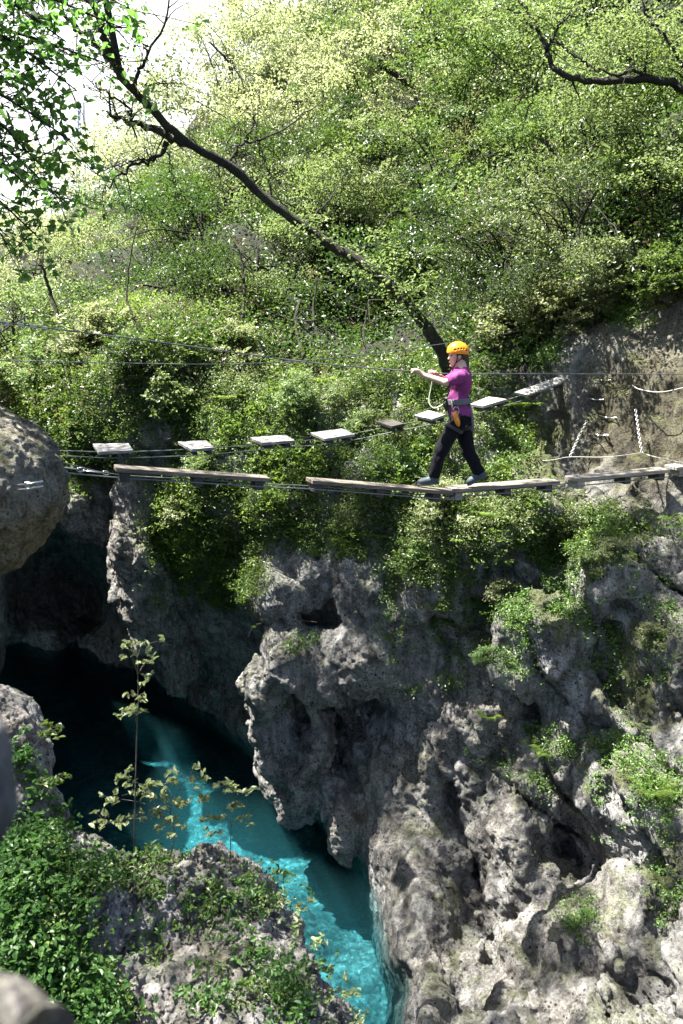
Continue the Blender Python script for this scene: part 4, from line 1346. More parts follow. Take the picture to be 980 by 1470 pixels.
def copy_tree(o, label, loc, rz=0, sc=1.0, group=None, mat=None):
    c = o.copy(); COL.objects.link(c); c['label'] = label
    if group: c['group'] = group
    c.location = [float(x) for x in loc]; c.rotation_euler = (0, 0, rz); c.scale = (sc, sc, sc)
    for ch in o.children:
        d = ch.copy(); COL.objects.link(d); d.parent = c
        if mat is not None and ch.name.startswith("crown"):
            d.material_slots[0].link = 'OBJECT'; d.material_slots[0].material = mat
    return c


def base_at(u, v, Y, drop):
    """where a tree stands whose crown centre shows at u,v"""
    p = P(u, v, Y); p[2] -= drop; return p


# --- background wood: (pixel of the crown centre, depth, prototype, scale, turn, leaf, label)
G_WOOD = "trees on the wooded slope"
protos = []
spec = [(3.0, (2.6, 2.6, 2.4), 140, 110, .08, L_SUN, 1, .03), (2.6, (3.0, 2.6, 1.9), 140, 110, .08, L_MID, 2, .03), (2.4, (2.1, 2.1, 2.7), 110, 100, .075, L_HAZE, 3, .0), (1.6, (1.9, 1.7, 1.5), 100, 78, .08, L_SUN, 4, .06), (2.2, (2.0, 2.0, 2.0), 70, 60, .07, L_OLIVE, 5, .04)]
WOOD = [
 (110, 450, 19.5, 3, 1.0, "dark-bottomed bushy tree on the slope straight above the bulging boulder"),
 (20, 480, 18.5, 3, 1.0, "bushy tree at the frame edge just above the bulging boulder"),
 (230, 430, 18.2, 3, 1.0, "bright bushy tree rising behind the mound's crest"),
 (320, 430, 17.2, 3, .85, "small bright tree between the mound and the dark hollow"),
 (230, 350, 24, 0, 1.0, "tree seen between the thin dark stem and the leaning trunk"),
 (350, 270, 23.5, 1, .9, "round tree immediately beneath the leaning trunk's upper half"),
 (330, 110, 31, 2, 1.1, "slim pale tree on the skyline between the leaning trunk's fork and the open sky"),
 (450, 110, 28, 0, 1.2, "bright tree on the upper slope, left of the dark leafless limb"),
 (440, 230, 22, 1, .9, "leafy tree above the leaning trunk, right of its long side branch"),
 (550, 250, 20.5, 0, .85, "tree on the middle slope above the leaning trunk's lower part"),
 (560, 90, 27, 1, 1.1, "tree behind the dark leafless limb at the top"),
 (600, 170, 22.5, 2, .95, "pale tree below the dark leafless limb"),
 (680, 120, 22, 1, 1.0, "mid green tree left of the overhanging bough's tip"),
 (700, 260, 18.5, 3, 1.05, "bright tree up-slope behind the walker, left of the dark bare stem"),
 (650, 10, 28, 0, 1.3, "tree at the very top edge, left of the overhanging bough"),
 (780, 110, 20.5, 0, .9, "bright tree wrapped around the overhanging bough's elbow"),
 (790, 240, 17.5, 1, .75, "mid green tree behind the dark bare stem"),
 (910, 190, 15.8, 3, 1.1, "bright tree just beneath the overhanging bough's thick end"),
 (970, 190, 14.6, 1, .7, "mid green tree at the frame edge beneath the overhanging bough"),
 (900, 30, 19, 1, 1.0, "mid green tree at the very top edge behind the overhanging bough"),
 (730, 430, 14.4, 3, .7, "feathery small tree over the slanting grey board"),
 (60, 355, 34, 2, 1.4, "small pale tree far off on the low skyline, below the hanging leaves"),
 (150, 325, 32, 0, 1.3, "pale green tree on the skyline directly under the lattice mast"),
 (235, 280, 28, 2, 1.2, "bluish pale tree where the skyline starts to climb"),
 (60, 410, 24, 1, 1.0, "broad bright tree above the boulder, beyond the mound"),
 (170, 390, 22, 0, .9, "bright tree behind the mound, under the leaning trunk's broken stub"),
 (290, 330, 21, 1, .95, "yellow-green tree seen under the leaning trunk"),
 (300, 190, 30, 0, 1.3, "yellow-green skyline tree behind the leaning trunk's fork"),
 (385, 90, 32, 2, 1.4, "tall pale tree on the skyline beside the open sky"),
 (400, 210, 25, 1, 1.15, "bright tree just above the leaning trunk's middle"),
 (430, 20, 31, 1, 1.2, "round pale tree at the top of the slope beside the open sky"),
 (500, 30, 31, 0, 1.45, "tall bright tree at the top of the slope above the walker's hands"),
 (520, 170, 24, 1, 1.1, "bright round tree with bare dark limbs, up-slope of the leaning trunk"),
 (470, 290, 19.5, 3, .9, "low bright tree crossed by the leaning trunk's lower part"),
 (610, 60, 27, 4, 1.5, "grey-green tree high on the slope above the helmet"),
 (640, 230, 20.5, 1, .95, "leafy tree on the slope straight above the helmet"),
 (720, 20, 25, 1, 1.25, "yellow-green tree at the top of the slope above the long slanting board"),
 (740, 190, 20, 4, 1.0, "bright tree beneath the overhanging bough's tip"),
 (745, 345, 12.6, 3, .62, "light leafy tree leaning out over the gorge, right of the helmet"),
 (850, 300, 12.2, 3, .62, "light leafy tree leaning out above the rock wall"),
 (690, 350, 16.6, 3, 1.0, "low bright tree just behind and above the walker's back"),
 (840, 50, 20, 1, 1.1, "tree behind the overhanging bough, high above the rock wall"),
 (850, 220, 17, 3, 1.15, "bushy tree on the slope below the overhanging bough"),
 (800, 310, 15.9, 4, .95, "bushy tree with bare grey stems above the streaked rock wall"),
 (950, 290, 13.4, 3, .85, "bright tree hanging over the top of the rock wall"),
 (980, 30, 17, 0, 1.0, "dense green tree behind the thick end of the overhanging bough"),
 (590, 330, 18.0, 3, 1.1, "shaded leafy tree behind the base of the leaning trunk"),
 (370, 400, 17.6, 3, 1.0, "shaded bush-like tree in the hollow under the leaning trunk"),
]
for k, (u, v, Y, pr, sc, lab) in enumerate(WOOD):
    h_, rad, ns_, per, lf, mt, sd_, ho = spec[pr]
    zc = h_+rad[2]*.6
    loc = base_at(u, v, Y, zc*sc)
    lean_ = 'leaning out' in lab
    if lean_: loc = P(u, v, Y)-zc*sc*np.array([.12, -math.sin(.95), math.cos(.95)])
    if len([1 for q in protos if q[0] == pr]) == 0:
        o = make_tree("broadleaf_tree", lab, h_, rad, ns_, per, lf, mt, sd_, loc, ho, .62, G_WOOD, M_TWIG if pr in (2, 4) else None)
        o.scale = (sc,)*3; protos.append((pr, o))
    else:
        o = copy_tree([q[1] for q in protos if q[0] == pr][0], lab, loc, rng.random()*6.28, sc, G_WOOD, L_DEEP if lab.startswith('shaded') else L_HAZE if (Y >= 23.5 and u < 530) else L_DEEP if (k % 6 == 2 and Y < 23) else L_MID if k % 4 == 0 else None)  # shade and haze put into leaf tone: deep for shaded trees, pale for far
    if lean_: o.rotation_euler = (.95, .12, 0)     # rooted up the slope, crown over the gorge

# --- the leaning tree across the upper part
lt = empty("leaning_tree", P(640, 520, 13.1)); tag(lt, "dark mossy tree trunk leaning steeply across the slope towards the open sky", "tree")
TR = [(652, 585, 13.5), (640, 520, 13.1), (612, 470, 13.0), (580, 430, 13.0), (535, 388, 13.1), (470, 348, 13.2), (400, 300, 13.1), (335, 243, 12.9), (265, 203, 12.5), (215, 155, 12.2), (172, 108, 11.9)]
TRP = spline([P(*q) for q in TR], 60)
mb = MB(); mb.tube(TRP+.028*np.stack([perlin(TRP*1.7+k) for k in (3, 19, 41)], 1)+.008*rng.normal(size=TRP.shape), np.interp(np.linspace(0, 1, 60), [0, .15, .5, .75, 1], [.135, .10, .078, .062, .05])*(1+.08*rng.normal(size=60)), 12)
part("trunk", mb.mesh("trunk", True), M_BARK, lt)
BR = [([(172, 108, 11.9), (155, 70, 11.8), (145, 40, 11.7), (130, -10, 11.6), (120, -70, 11.6)], .065), ([(172, 108, 11.9), (150, 75, 12), (110, 40, 12.2), (92, 20, 12.3), (60, -40, 12.5)], .05),
      ([(265, 203, 12.5), (230, 190, 12.5), (200, 180, 12.5), (172, 172, 12.4), (157, 163, 12.3)], .065), ([(240, 205, 12.5), (222, 230, 12.4), (190, 236, 12.3), (165, 255, 12.2), (150, 275, 12.1)], .032),
      ([(222, 230, 12.4), (185, 232, 12.3), (140, 248, 12.2)], .018), ([(188, 130, 12), (205, 95, 12), (212, 80, 12), (240, 20, 12), (252, -30, 12)], .03), ([(212, 80, 12), (195, 40, 12.1), (175, -10, 12.2)], .016),
      ([(190, 170, 12.2), (180, 150, 12.2), (150, 130, 12), (120, 112, 12)], .022), ([(325, 235, 12.9), (345, 210, 13.1), (370, 200, 13.4), (420, 175, 13.8), (465, 140, 14.2)], .026),
      ([(355, 200, 13.2), (368, 160, 13.4), (376, 130, 13.6)], .018), ([(390, 290, 13.2), (385, 250, 13.3), (370, 205, 13.4), (368, 165, 13.5)], .020), ([(240, 205, 12.5), (245, 240, 12.5), (250, 275, 12.5)], .012),
      ([(300, 220, 12.7), (275, 200, 12.7), (262, 175, 12.7)], .014), ([(205, 125, 12.1), (240, 118, 12.3), (262, 115, 12.4)], .014), ([(430, 322, 13.5), (470, 290, 14), (500, 240, 14.4)], .022),
      ([(500, 370, 13.8), (540, 350, 13.9), (600, 330, 14)], .018), ([(172, 172, 12.4), (160, 150, 12.3), (120, 120, 12.2)], .015), ([(350, 255, 13), (330, 200, 13.2), (355, 150, 13.4)], .014)]
for pts, r in BR:
    q = spline([P(*a) for a in pts], 24); q = q+.02*rng.normal(size=q.shape)
    mb = MB(); mb.tube(q, np.linspace(r, r*.3, 24), 7)
    for k in range(9):
        i = rng.integers(4, 24); d = unit(rng.normal(size=3)*np.array([1, .5, 1])); e = q[i]+d*.45
        mb.tube(spline([q[i], q[i]+d*.2+rng.normal(size=3)*.04, e], 6), np.linspace(r*.3, .004, 6), 4)
    part("branch", mb.mesh("branch", True), M_BARK, lt)
cc = []
for (u, v, Y, rr, k) in ((230, 110, 12.2, .5, 14), (130, 20, 12, .9, 22), (60, -60, 12.3, 1.2, 40), (180, -90, 12.2, 1.0, 30), (300, -90, 12.6, .9, 16), (200, 160, 12.2, .5, 10), (530, 372, 13.0, .55, 26), (590, 425, 12.8, .5, 26), (450, 330, 13.1, .4, 12), (-60, -150, 12, 1.4, 40), (120, -220, 11.6, 1.5, 40)):
    cc.append(P(u, v, Y)+unit(rng.normal(size=(k, 3)))*rng.random((k, 1))**.5*rr)
br = spline([P(172, 108, 11.9), np.array([-3.0, 11.0, 5.0]), np.array([-2.4, 9.9, 6.4]), np.array([-1.0, 9.2, 7.2])], 20)  # branch added to carry the unseen shade sprays overhead
mb = MB(); mb.tube(br, np.linspace(.05, .012, 20), 7); part("branch", mb.mesh("branch", True), M_BARK, lt)
up = np.array([-4.8, 8.2, 5.6])+rng.random((420, 3))*np.array([5.4, 3.2, 2.2])  # unseen leaf sprays added overhead to dapple the lower right cliff
lam = (up[:, 2]+.8)/SUN[2]                    # leave the walker in the sun
off = up-(np.array([1.2, 9.3, -.8])+lam[:, None]*SUN); up = up[np.linalg.norm(off, axis=1) > .9]
up = up[(UV(up)[1] < -80) & (perlin(up*.8) > -.08)]; t_ = (up[:, 2]+6)/SUN[2]; ld = up-t_[:, None]*SUN; up = up[(ld[:, 0] > .9) & (ld[:, 1] < 10.3)][:200]; up = up[perlin(up*.9+5) > -.02]; pos, nr = sprays(up, 60, .36); part("crown", leaf_mesh("crown", pos, .095*(.7+.6*rng.random(len(pos))), nr), L_SUN, lt)
pos, nr = sprays(np.concatenate(cc), 22, .3)
part("crown", leaf_mesh("crown", pos, .06*(.7+.6*rng.random(len(pos))), nr, True), L_SUN, lt)

# --- near tree on the left bank, its leaves hang into the open sky
nt_ = empty("beech_tree", (-7.2, 7.4, -1.5)); tag(nt_, "near tree with dark hanging leaf sprays against the bright open sky", "tree")
mb = MB(); tk = spline([(-7.2, 7.4, -2.0), (-7.1, 7.5, 1.5), (-6.8, 7.7, 4.5), (-6.4, 7.9, 8)], 20); mb.tube(tk, np.linspace(.24, .08, 20), 10); part("trunk", mb.mesh("trunk", True), M_BARK, nt_)
hang = []
for (u0, v0), (u1, v1), Y in (((-150, -60), (95, 60), 7.2), ((-150, 40), (150, 90), 7.4), ((-150, 90), (100, 200), 7.0), ((-150, 150), (55, 280), 6.9), ((-150, 200), (60, 345), 7.1), ((-150, -120), (60, 10), 7.6), ((-180, 20), (40, 140), 7.8), ((-120, 200), (10, 350), 6.7), ((-100, 150), (100, 300), 7.6), ((-150, -40), (175, 40), 7.5), ((-100, 20), (110, 130), 7.2), ((-120, -100), (190, 15), 7.8), ((-120, 100), (60, 240), 7.3)):
    a = P(u0, v0, Y); b = P(u1, v1, Y); st = tk[rng.integers(9, 16)]
    q = spline([st, a, a*.5+b*.5+np.array([0, 0, .12]), b], 26)
    mb = MB(); mb.tube(q, np.linspace(.035, .005, 26), 6)
    for t in np.linspace(.35, 1, 34):
        c = q[int(t*25)]; e = c+rng.normal(size=3)*np.array([.22, .22, .14]); e[2] -= .05
        mb.tube([c, (c+e)/2+rng.normal(size=3)*.02, e], [.005, .004, .003], 4); hang.append(e)
    part("branch", mb.mesh("branch", True), M_BARK, nt_)
pos, nr = sprays(np.array(hang), 8, .17, .4, .5)
part("leaves", leaf_mesh("leaves", pos, .078*(.6+.7*rng.random(len(pos))), nr, True, asp=.66), L_HANG, nt_)
cent = crown_points(200, (3.4, 3.2, 3.0), .0, .4, 11)+np.array([-7.4, 8.4, 6.2])
u_, v_ = UV(cent); cent = cent[(u_ < -110) | (v_ < -130)]
c2 = np.concatenate([crown_points(130, (2.6, 2.4, 1.6), -.0, .4, 12)+np.array([-4.6, 6.6, 6.4]), crown_points(60, (2.0, 2.2, 1.6), .0, .4, 13)+np.array([-5.6, 9.6, 6.0])])
c2 = np.concatenate([c2, crown_points(75, (2.3, 2.0, 1.0), -.1, .5, 14)+np.array([-6.4, 11.5, 5.6])])  # unseen sprays added here to break the sun on the pool into dapples
u_, v_ = UV(c2); cent = np.concatenate([cent, c2[(u_ < -110) | (v_ < -130)]])
pos, nr = sprays(cent, 40, .5)
part("crown", leaf_mesh("crown", pos, .085*(.7+.6*rng.random(len(pos))), nr), L_SUN, nt_)

# --- overhanging bough from the right
rt = empty("overhanging_bough", P(1150, 190, 12.5)); tag(rt, "thick mossy bough reaching in high on the right with layered bright leaves", "tree")
BR2 = [([(1200, 230, 12.4), (1080, 160, 12.4), (985, 130, 12.4), (930, 112, 12.4), (870, 117, 12.4), (820, 112, 12.5), (790, 92, 12.6)], .075, "trunk"), ([(790, 92, 12.6), (784, 70, 12.6), (772, 45, 12.7), (750, 5, 12.8), (735, -40, 12.9)], .04, "branch"),
       ([(930, 112, 12.4), (905, 100, 12.3), (885, 108, 12.2), (860, 100, 12.2)], .03, "branch"), ([(784, 70, 12.6), (805, 35, 12.6), (830, 12, 12.7)], .022, "branch"), ([(790, 55, 12.6), (840, 90, 12.4), (858, 104, 12.3)], .02, "branch"),
       ([(1000, 135, 12.4), (960, 60, 12.3), (920, 10, 12.4)], .03, "branch"), ([(772, 45, 12.7), (720, 10, 13), (660, 50, 13.2)], .02, "branch"), ([(780, 90, 12.6), (750, 140, 12.8), (715, 180, 13)], .012, "branch"), ([(785, 95, 12.6), (768, 130, 12.8), (752, 175, 13)], .012, "branch")]
cc = []
for pts, r, nm in BR2:
    q = spline([P(*a) for a in pts], 26); q = q+.015*rng.normal(size=q.shape)
    mb = MB(); mb.tube(q, np.linspace(r*1.0, r*.5, 26), 8)
    for k in range(6):
        i = rng.integers(3, 26); d = unit(rng.normal(size=3)*np.array([1, .6, .6])); e = q[i]+d*.6
        mb.tube(spline([q[i], q[i]+d*.3+rng.normal(size=3)*.05, e], 6), np.linspace(r*.3, .004, 6), 4); cc += [e+np.array([0, .3, 0])]
    part(nm, mb.mesh(nm, True), M_BARK, rt)
for (u, v, Y, rr, k) in ((920, 40, 12.9, .75, 60), (870, 60, 13.0, .6, 40), (970, 80, 12.8, .6, 36), (900, 165, 12.9, .5, 30), (830, 150, 13.0, .4, 20), (700, 20, 13, .5, 24), (1000, 200, 11.8, .7, 40), (760, 30, 12.8, .5, 24), (960, 240, 12, .6, 34), (1060, 60, 12, 1.0, 60)):
    cc += list(P(u, v, Y)+unit(rng.normal(size=(k, 3)))*rng.random((k, 1))**.5*np.array([rr, rr, rr*.6]))
pos, nr = sprays(np.array(cc), 26, .3, .15, .2)
part("crown", leaf_mesh("crown", pos, .055*(.7+.6*rng.random(len(pos))), nr), L_SUN, rt)

# --- slender bare stems on the slope
STEM = [([(60, 380, 17), (75, 430, 17), (95, 490, 16.6)], .05, "dark slanting stem among the bushy trees above the boulder"), ([(345, 360, 16.5), (350, 420, 16.2), (343, 490, 15.4)], .035, "upright dark stem at the left side of the dark hollow"),
        ([(455, 400, 16.2), (450, 450, 16), (462, 520, 15.2)], .03, "upright dark stem in the middle of the dark hollow"), ([(530, 430, 15.4), (522, 480, 15.2), (528, 530, 14.6)], .03, "upright dark stem in the hollow just left of the leaning trunk"),
        ([(700, 380, 14.4), (735, 410, 14.2), (762, 440, 14)], .02, "grey leafless stem in the feathery leaves behind the walker's shoulders"), ([(860, 350, 13.3), (852, 400, 13.1), (862, 450, 12.7)], .03, "upright bare stem in the dark gap above the rock wall"),
        ([(690, 60, 21), (660, 120, 21), (640, 190, 21)], .04, "long grey bare limb hanging across the upper slope"), ([(300, 60, 26), (345, 110, 26), (372, 180, 25.5)], .05, "thin dark limb against the pale trees beside the sky"),
        ([(196, 320, 15.5), (182, 420, 15.2), (195, 470, 14.9), (212, 558, 14.6)], .022, "thin dark stem standing on the bright mound"), ([(772, 196, 15.6), (800, 225, 15.5), (830, 255, 15.4), (862, 292, 15.3)], .05, "dark bare stem slanting down-slope below the bough"),
        ([(498, 62, 22), (540, 90, 22), (575, 112, 22), (592, 122, 22)], .09, "dark leafless limb among the bright crowns at the top"), ([(430, 430, 16), (424, 470, 15.6), (436, 510, 15.1), (455, 535, 14.6)], .05, "ivy-covered stem in the dark hollow under the leaning trunk"),
        ([(905, 350, 12.6), (930, 400, 12.4), (955, 440, 12.1)], .05, "dark stem hanging above the rock wall's top")]
for pts, r, lab in STEM:
    root = empty("bare_stem", P(*pts[-1])); tag(root, lab, "stem", "bare stems on the slope")
    q = spline([P(*a) for a in pts], 24); q = q+.01*rng.normal(size=q.shape)
    mb = MB(); mb.tube(q, np.linspace(r*.6, r, 24), 7); part("stem", mb.mesh("stem", True), M_BARK, root)
    for k in range(7):
        mb = MB()
        i = rng.integers(0, 18); d = unit(rng.normal(size=3)*np.array([1, .6, .8])); mb.tube(spline([q[i], q[i]+d*.25+rng.normal(size=3)*.04, q[i]+d*.6], 6), np.linspace(r*.4, .004, 6), 4)
        part("twig", mb.mesh("twig", True), M_BARK, root)

# --- lattice mast far behind
pm = empty("lattice_mast", P(117, 230, 90)); tag(pm, "faint grey lattice mast standing far off against the white sky", "mast")
M_MAST = simple("pale grey steel lattice", (.45, .47, .50), .6, .2)
b0 = P(117, 262, 90); t0 = P(117, 146, 90); hgt = t0[2]-b0[2]
mb = MB()
for sx in (-1, 1):
    for sy in (-1, 1): mb.tube([b0+np.array([.55*sx, .55*sy, -2]), t0+np.array([.2*sx, .2*sy, 0])], .06, 4)
part("leg", mb.mesh("leg"), M_MAST, pm)
mb = MB(); m_ = 14
for k in range(m_):
    w0 = .55-.35*k/m_; w1 = .55-.35*(k+1)/m_; z0 = b0[2]+hgt*k/m_; z1 = b0[2]+hgt*(k+1)/m_
    for sy in (-1, 1):
        sg = 1 if k % 2 else -1
        mb.tube([(b0[0]-w0*sg, 90+w0*sy, z0), (b0[0]+w1*sg, 90+w1*sy, z1)], .04, 4)
        mb.tube([(b0[0]+sy*w0, 90-w0*sg, z0), (b0[0]+sy*w1, 90+w1*sg, z1)], .04, 4)
part("bracing", mb.mesh("bracing"), M_MAST, pm)


cu, cv = UV(V_C)
# ------------------------------------------------------------------ single plants
def on_cliff(u, v):
    """the nearest cliff vertex that the pixel shows"""
    d2 = (cu-u)**2+(cv-v)**2
    k = np.where(d2 < 60)[0]
    if len(k) == 0: k = np.array([np.argmin(d2)])
    dist = np.linalg.norm(V_C[k], axis=1)
    return V_C[k[np.argmin(dist)]].astype(float)


def make_fern(label, c, size, group, parent_dir=None):
    root = empty("fern", c); tag(root, label, "fern", group)
    nf = 11
    for k in range(nf):
        a = k*2*math.pi/nf+rng.random()*.4; out = np.array([math.cos(a), math.sin(a), 0]); L = size*(.75+.5*rng.random())
        t = np.linspace(0, 1, 16)
        q = np.stack([out[0]*L*(t*.85), out[1]*L*(t*.85), L*(1.05*t-.75*t*t)], 1)
        mb_ = []; pos = []; nr = []; ax = []; sz = []
        tan = np.gradient(q, axis=0); tan = unit(tan); sd_ = np.cross(tan, (0, 0, 1)); sd_ = unit(sd_); up = np.cross(sd_, tan)
        for i in range(2, 16):
            w_ = L*.24*math.sin(math.pi*(.15+.82*t[i]))
            for sg in (-1, 1):
                d = unit(sd_[i]*sg+tan[i]*.35); pos.append(q[i]+d*w_*.5); ax.append(d); nr.append(up[i]+.1*rng.normal(size=3)); sz.append(w_)
        V, F = leaves6(np.array(pos), np.array(sz), np.array(nr), .20, .06, np.array(ax))
        Vt, Ft = tube_arrays(q, np.linspace(.005, .002, 16), 4, len(V), False)
        link("frond", mesh_from("frond", np.vstack([V, Vt]), np.vstack([F, np.array(Ft)]), False), L_FERN, root)
    return root


def copy_thing(o, label, loc, rz, sc):
    c = o.copy(); COL.objects.link(c); c['label'] = label; c.location = [float(x) for x in loc]; c.rotation_euler = (0, 0, rz); c.scale = (sc,)*3
    for ch in o.children:
        d = ch.copy(); COL.objects.link(d); d.parent = c
    return c


FERNS = [((548, 776), .42, "light green fern upright on the boulder's top below the walker's front foot"), ((490, 778), .3, "small fern beside the mossy boulder top, left of a bigger fern"), ((742, 588), .5, "dark broad fern hanging beneath the long slanting board"),
         ((430, 490), .34, "fern tuft against the dark hollow, right of the ivy-covered stem"), ((380, 478), .34, "bright fern tuft at the mound's crest, left of the ivy-covered stem"), ((468, 548), .38, "fern tuft above the wet grey square board"),
         ((535, 560), .36, "grassy fern above the small dark board"), ((330, 575), .36, "fern on the sunny bank above the middle square boards"), ((250, 600), .36, "fern on the bank above the second square board"),
         ((700, 740), .4, "fern below the middle of the walker's back-foot plank"), ((780, 760), .34, "fern at the foot of the streaked rock wall"), ((650, 905), .28, "fern in a crack of the cliff beneath the walker"), ((935, 1135), .34, "bright fern on the cliff ledge under the bare roots"),
         ((780, 1090), .3, "fern beside the dark hole in the sunlit cliff rib"), ((700, 1040), .26, "tiny fern on the shaded grey cliff face"), ((400, 660), .32, "fern between the first and second long planks")]
f0 = None
for (uv, sz, lab) in FERNS:
    c = on_cliff(*uv)
    if f0 is None: f0 = make_fern(lab, c, .42, "ferns of the ledges"); f0.scale = (sz/.42,)*3
    else: copy_thing(f0, lab, c, rng.random()*6, sz/.42)


def make_shrub(label, c, r, group, mat, n=150, per=22, leaf=.06, seed=1):
    root = empty("shrub", c); tag(root, label, "shrub", group)
    cent = crown_points(n, (r, r*.9, r*.75), -.05, 1.6, seed, .35)+np.array([0, 0, r*.55])
    mb = MB()
    for k in range(12): limb_tubes(mb, (0, 0, -.15), [cent[rng.integers(0, n)]], .014, .15, 5)
    link("stem", mb.mesh("stem", True), M_TWIG, root)
    pos, nr = sprays(cent, per, .14)
    link("foliage", leaf_mesh("foliage", pos, leaf*(.6+.8*rng.random(len(pos))), nr), mat, root)
    return root


SHRUBS = [((150, 500), .75, "pale sunlit bush on the crest of the mound"), ((255, 520), .6, "bush on the mound right of the thin dark stem"), ((240, 600), .7, "dark bush on the shaded side of the mound above the boards"), ((185, 545), .6, "pale low bush on the sunny front of the mound"), ((120, 520), .6, "pale bush at the mound's left shoulder"), ((60, 560), .8, "bush over the boulder, at the far-left edge of the mound"),
          ((340, 520), .65, "bright bush between the mound and the dark hollow"), ((430, 590), .55, "bush above the wet grey square board"), ((300, 690), .5, "bush hanging under the dark long plank"), ((270, 760), .5, "leafy clump clinging to the mossy wall above the pool"),
          ((350, 800), .42, "leafy clump at the left side of the brow boulders"), ((560, 700), .5, "bush under the walker's front-foot plank"), ((640, 760), .55, "white-green bush spilling over the brow beneath the plank joint"), ((700, 700), .4, "bush behind the walker's back-foot plank"),
          ((600, 655), .35, "bush just behind the walker's front leg"), ((520, 625), .35, "bush behind the small dark board"), ((730, 500), .7, "feathery bush behind the walker's shoulders"), ((790, 470), .7, "bush on the rock wall's shoulder above the slanting board"),
          ((880, 430), .65, "bush crowning the streaked rock wall"), ((960, 420), .6, "bush at the rock wall's top, above the sagging rope"), ((840, 830), .26, "bush on the boulder ledge under the rock wall"), ((720, 860), .28, "bush in the cleft of the cliff below the terrace"),
          ((880, 800), .24, "small bush under the rock wall's dark holes"), ((850, 455), .5, "leafy bush hanging down the rock wall left of the sagging rope"), ((820, 470), .55, "drooping bush over the rock wall's dark streaked side"), ((930, 930), .22, "small bush on the mossy right flank of the cliff"), ((770, 1085), .2, "small leafy clump over the dark hole in the cliff"), ((640, 880), .24, "bush in the fissure right of the prow rock"), ((590, 800), .28, "bush between the two brow boulders"), ((690, 950), .2, "small bush on the ledge above the cliff's grey face"), ((100, 620), .6, "bush beside the bulging boulder's shoulder"), ((880, 330), .9, "twiggy bush in the dark gap above the rock wall"), ((560, 470), .7, "shadowed bush beside the leaning trunk's base")]
sp_ = []
for k, (uv, r, lab) in enumerate(SHRUBS):
    c = on_cliff(*uv)
    if uv[1] < 480 or uv[1] < 330: c = P(uv[0], uv[1], float(D(*uv))-.3)
    if k < 4:
        o = make_shrub(lab, c, .6, "shrubs of the mound and ledges", (L_PALE, L_IVY, L_SUN, L_DEEP)[k], seed=k+21); o.scale = (r/.6,)*3; sp_.append(o)
    else:
        copy_thing(sp_[0 if any(q in lab for q in ('pale', 'bright', 'feathery', 'white')) else 3 if any(q in lab for q in ('dark bush', 'shad', 'gap')) else rng.choice(4, p=[.25, .4, .3, .05])], lab, c, rng.random()*6.28, r/.6)  # shaded bushes take the deep leaves, their shade put into the colour


# saplings and sprigs in front of the pool
def sapling(name, label, stem, r, tufts, mat, leaf=.05, cat="sapling"):
    root = empty(name, P(*stem[0])); tag(root, label, cat)
    q = spline([P(*a) for a in stem], 24)
    mb = MB(); mb.tube(q, np.linspace(r, r*.35, 24), 6)
    cc = []
    for (u, v, Y, nn, rad) in tufts:
        t = P(u, v, Y); i = int(np.argmin(np.linalg.norm(q-t, axis=1))); i = max(0, i-2)
        mb.tube(spline([q[i], (q[i]+t)/2+np.array([0, 0, .02]), t], 7), np.linspace(r*.5, .0015, 7), 4)
        for k in range(nn):
            d = rng.normal(size=3)*np.array([1, 1, .35]); e = t+d*rad*.6; cc.append(e)
            mb.tube([t, e], .0012, 3)
    part("stem", mb.mesh("stem", True), M_TWIG, root)
    pos, nr = sprays(np.array(cc), 5, .035, .3, .3)
    part("leaves", leaf_mesh("leaves", pos, leaf*(.6+.7*rng.random(len(pos))), nr, True, asp=.5), mat, root)


sapling("sapling", "tall thin sapling with small leaf tufts standing before the dark water", [(192, 1260, 4.7), (193, 1180, 4.7), (196, 1060, 4.72), (198, 990, 4.75), (196, 922, 4.8)], .006,
        [(180, 924, 4.8, 4, .07), (206, 926, 4.8, 4, .07), (216, 946, 4.75, 4, .06), (188, 944, 4.8, 4, .06), (214, 975, 4.75, 3, .05), (186, 1018, 4.7, 7, .08), (205, 1000, 4.7, 4, .05), (180, 1022, 4.7, 4, .06)], L_PALE, .045)
sapling("sapling", "leafy young sapling spreading low over the dark water behind the outcrop", [(240, 1250, 4.7), (250, 1200, 4.75), (245, 1160, 4.8), (262, 1125, 4.85)], .005,
        [(180, 1115, 4.8, 7, .09), (160, 1145, 4.8, 7, .09), (205, 1140, 4.8, 6, .09), (235, 1125, 4.85, 8, .1), (270, 1118, 4.85, 7, .1), (255, 1150, 4.8, 7, .09), (225, 1165, 4.8, 6, .08), (150, 1180, 4.75, 6, .09), (190, 1170, 4.75, 5, .08), (245, 1185, 4.75, 6, .08), (290, 1140, 4.85, 4, .07)], L_PALE, .05)
sapling("sapling", "small leafy shoot over the bright turquoise water", [(330, 1240, 4.75), (331, 1200, 4.8), (334, 1150, 4.85)], .004, [(325, 1130, 4.85, 6, .07), (345, 1135, 4.85, 6, .07), (340, 1155, 4.85, 4, .06), (315, 1175, 4.8, 4, .06), (350, 1180, 4.8, 3, .05), (300, 1190, 4.8, 4, .06)], L_PALE, .045)
sapling("sapling", "spindly shoot with yellow-green leaves beside the pool's lit lower end", [(440, 1470, 4.0), (450, 1430, 4.05), (455, 1390, 4.1), (470, 1350, 4.15)], .004,
        [(450, 1350, 4.1, 5, .07), (420, 1330, 4.1, 5, .07), (470, 1390, 4.1, 5, .07), (495, 1420, 4.05, 6, .08), (470, 1440, 4.0, 6, .08), (510, 1455, 4.0, 5, .07), (400, 1290, 4.3, 4, .06), (440, 1300, 4.2, 4, .06)], L_PALE, .042)
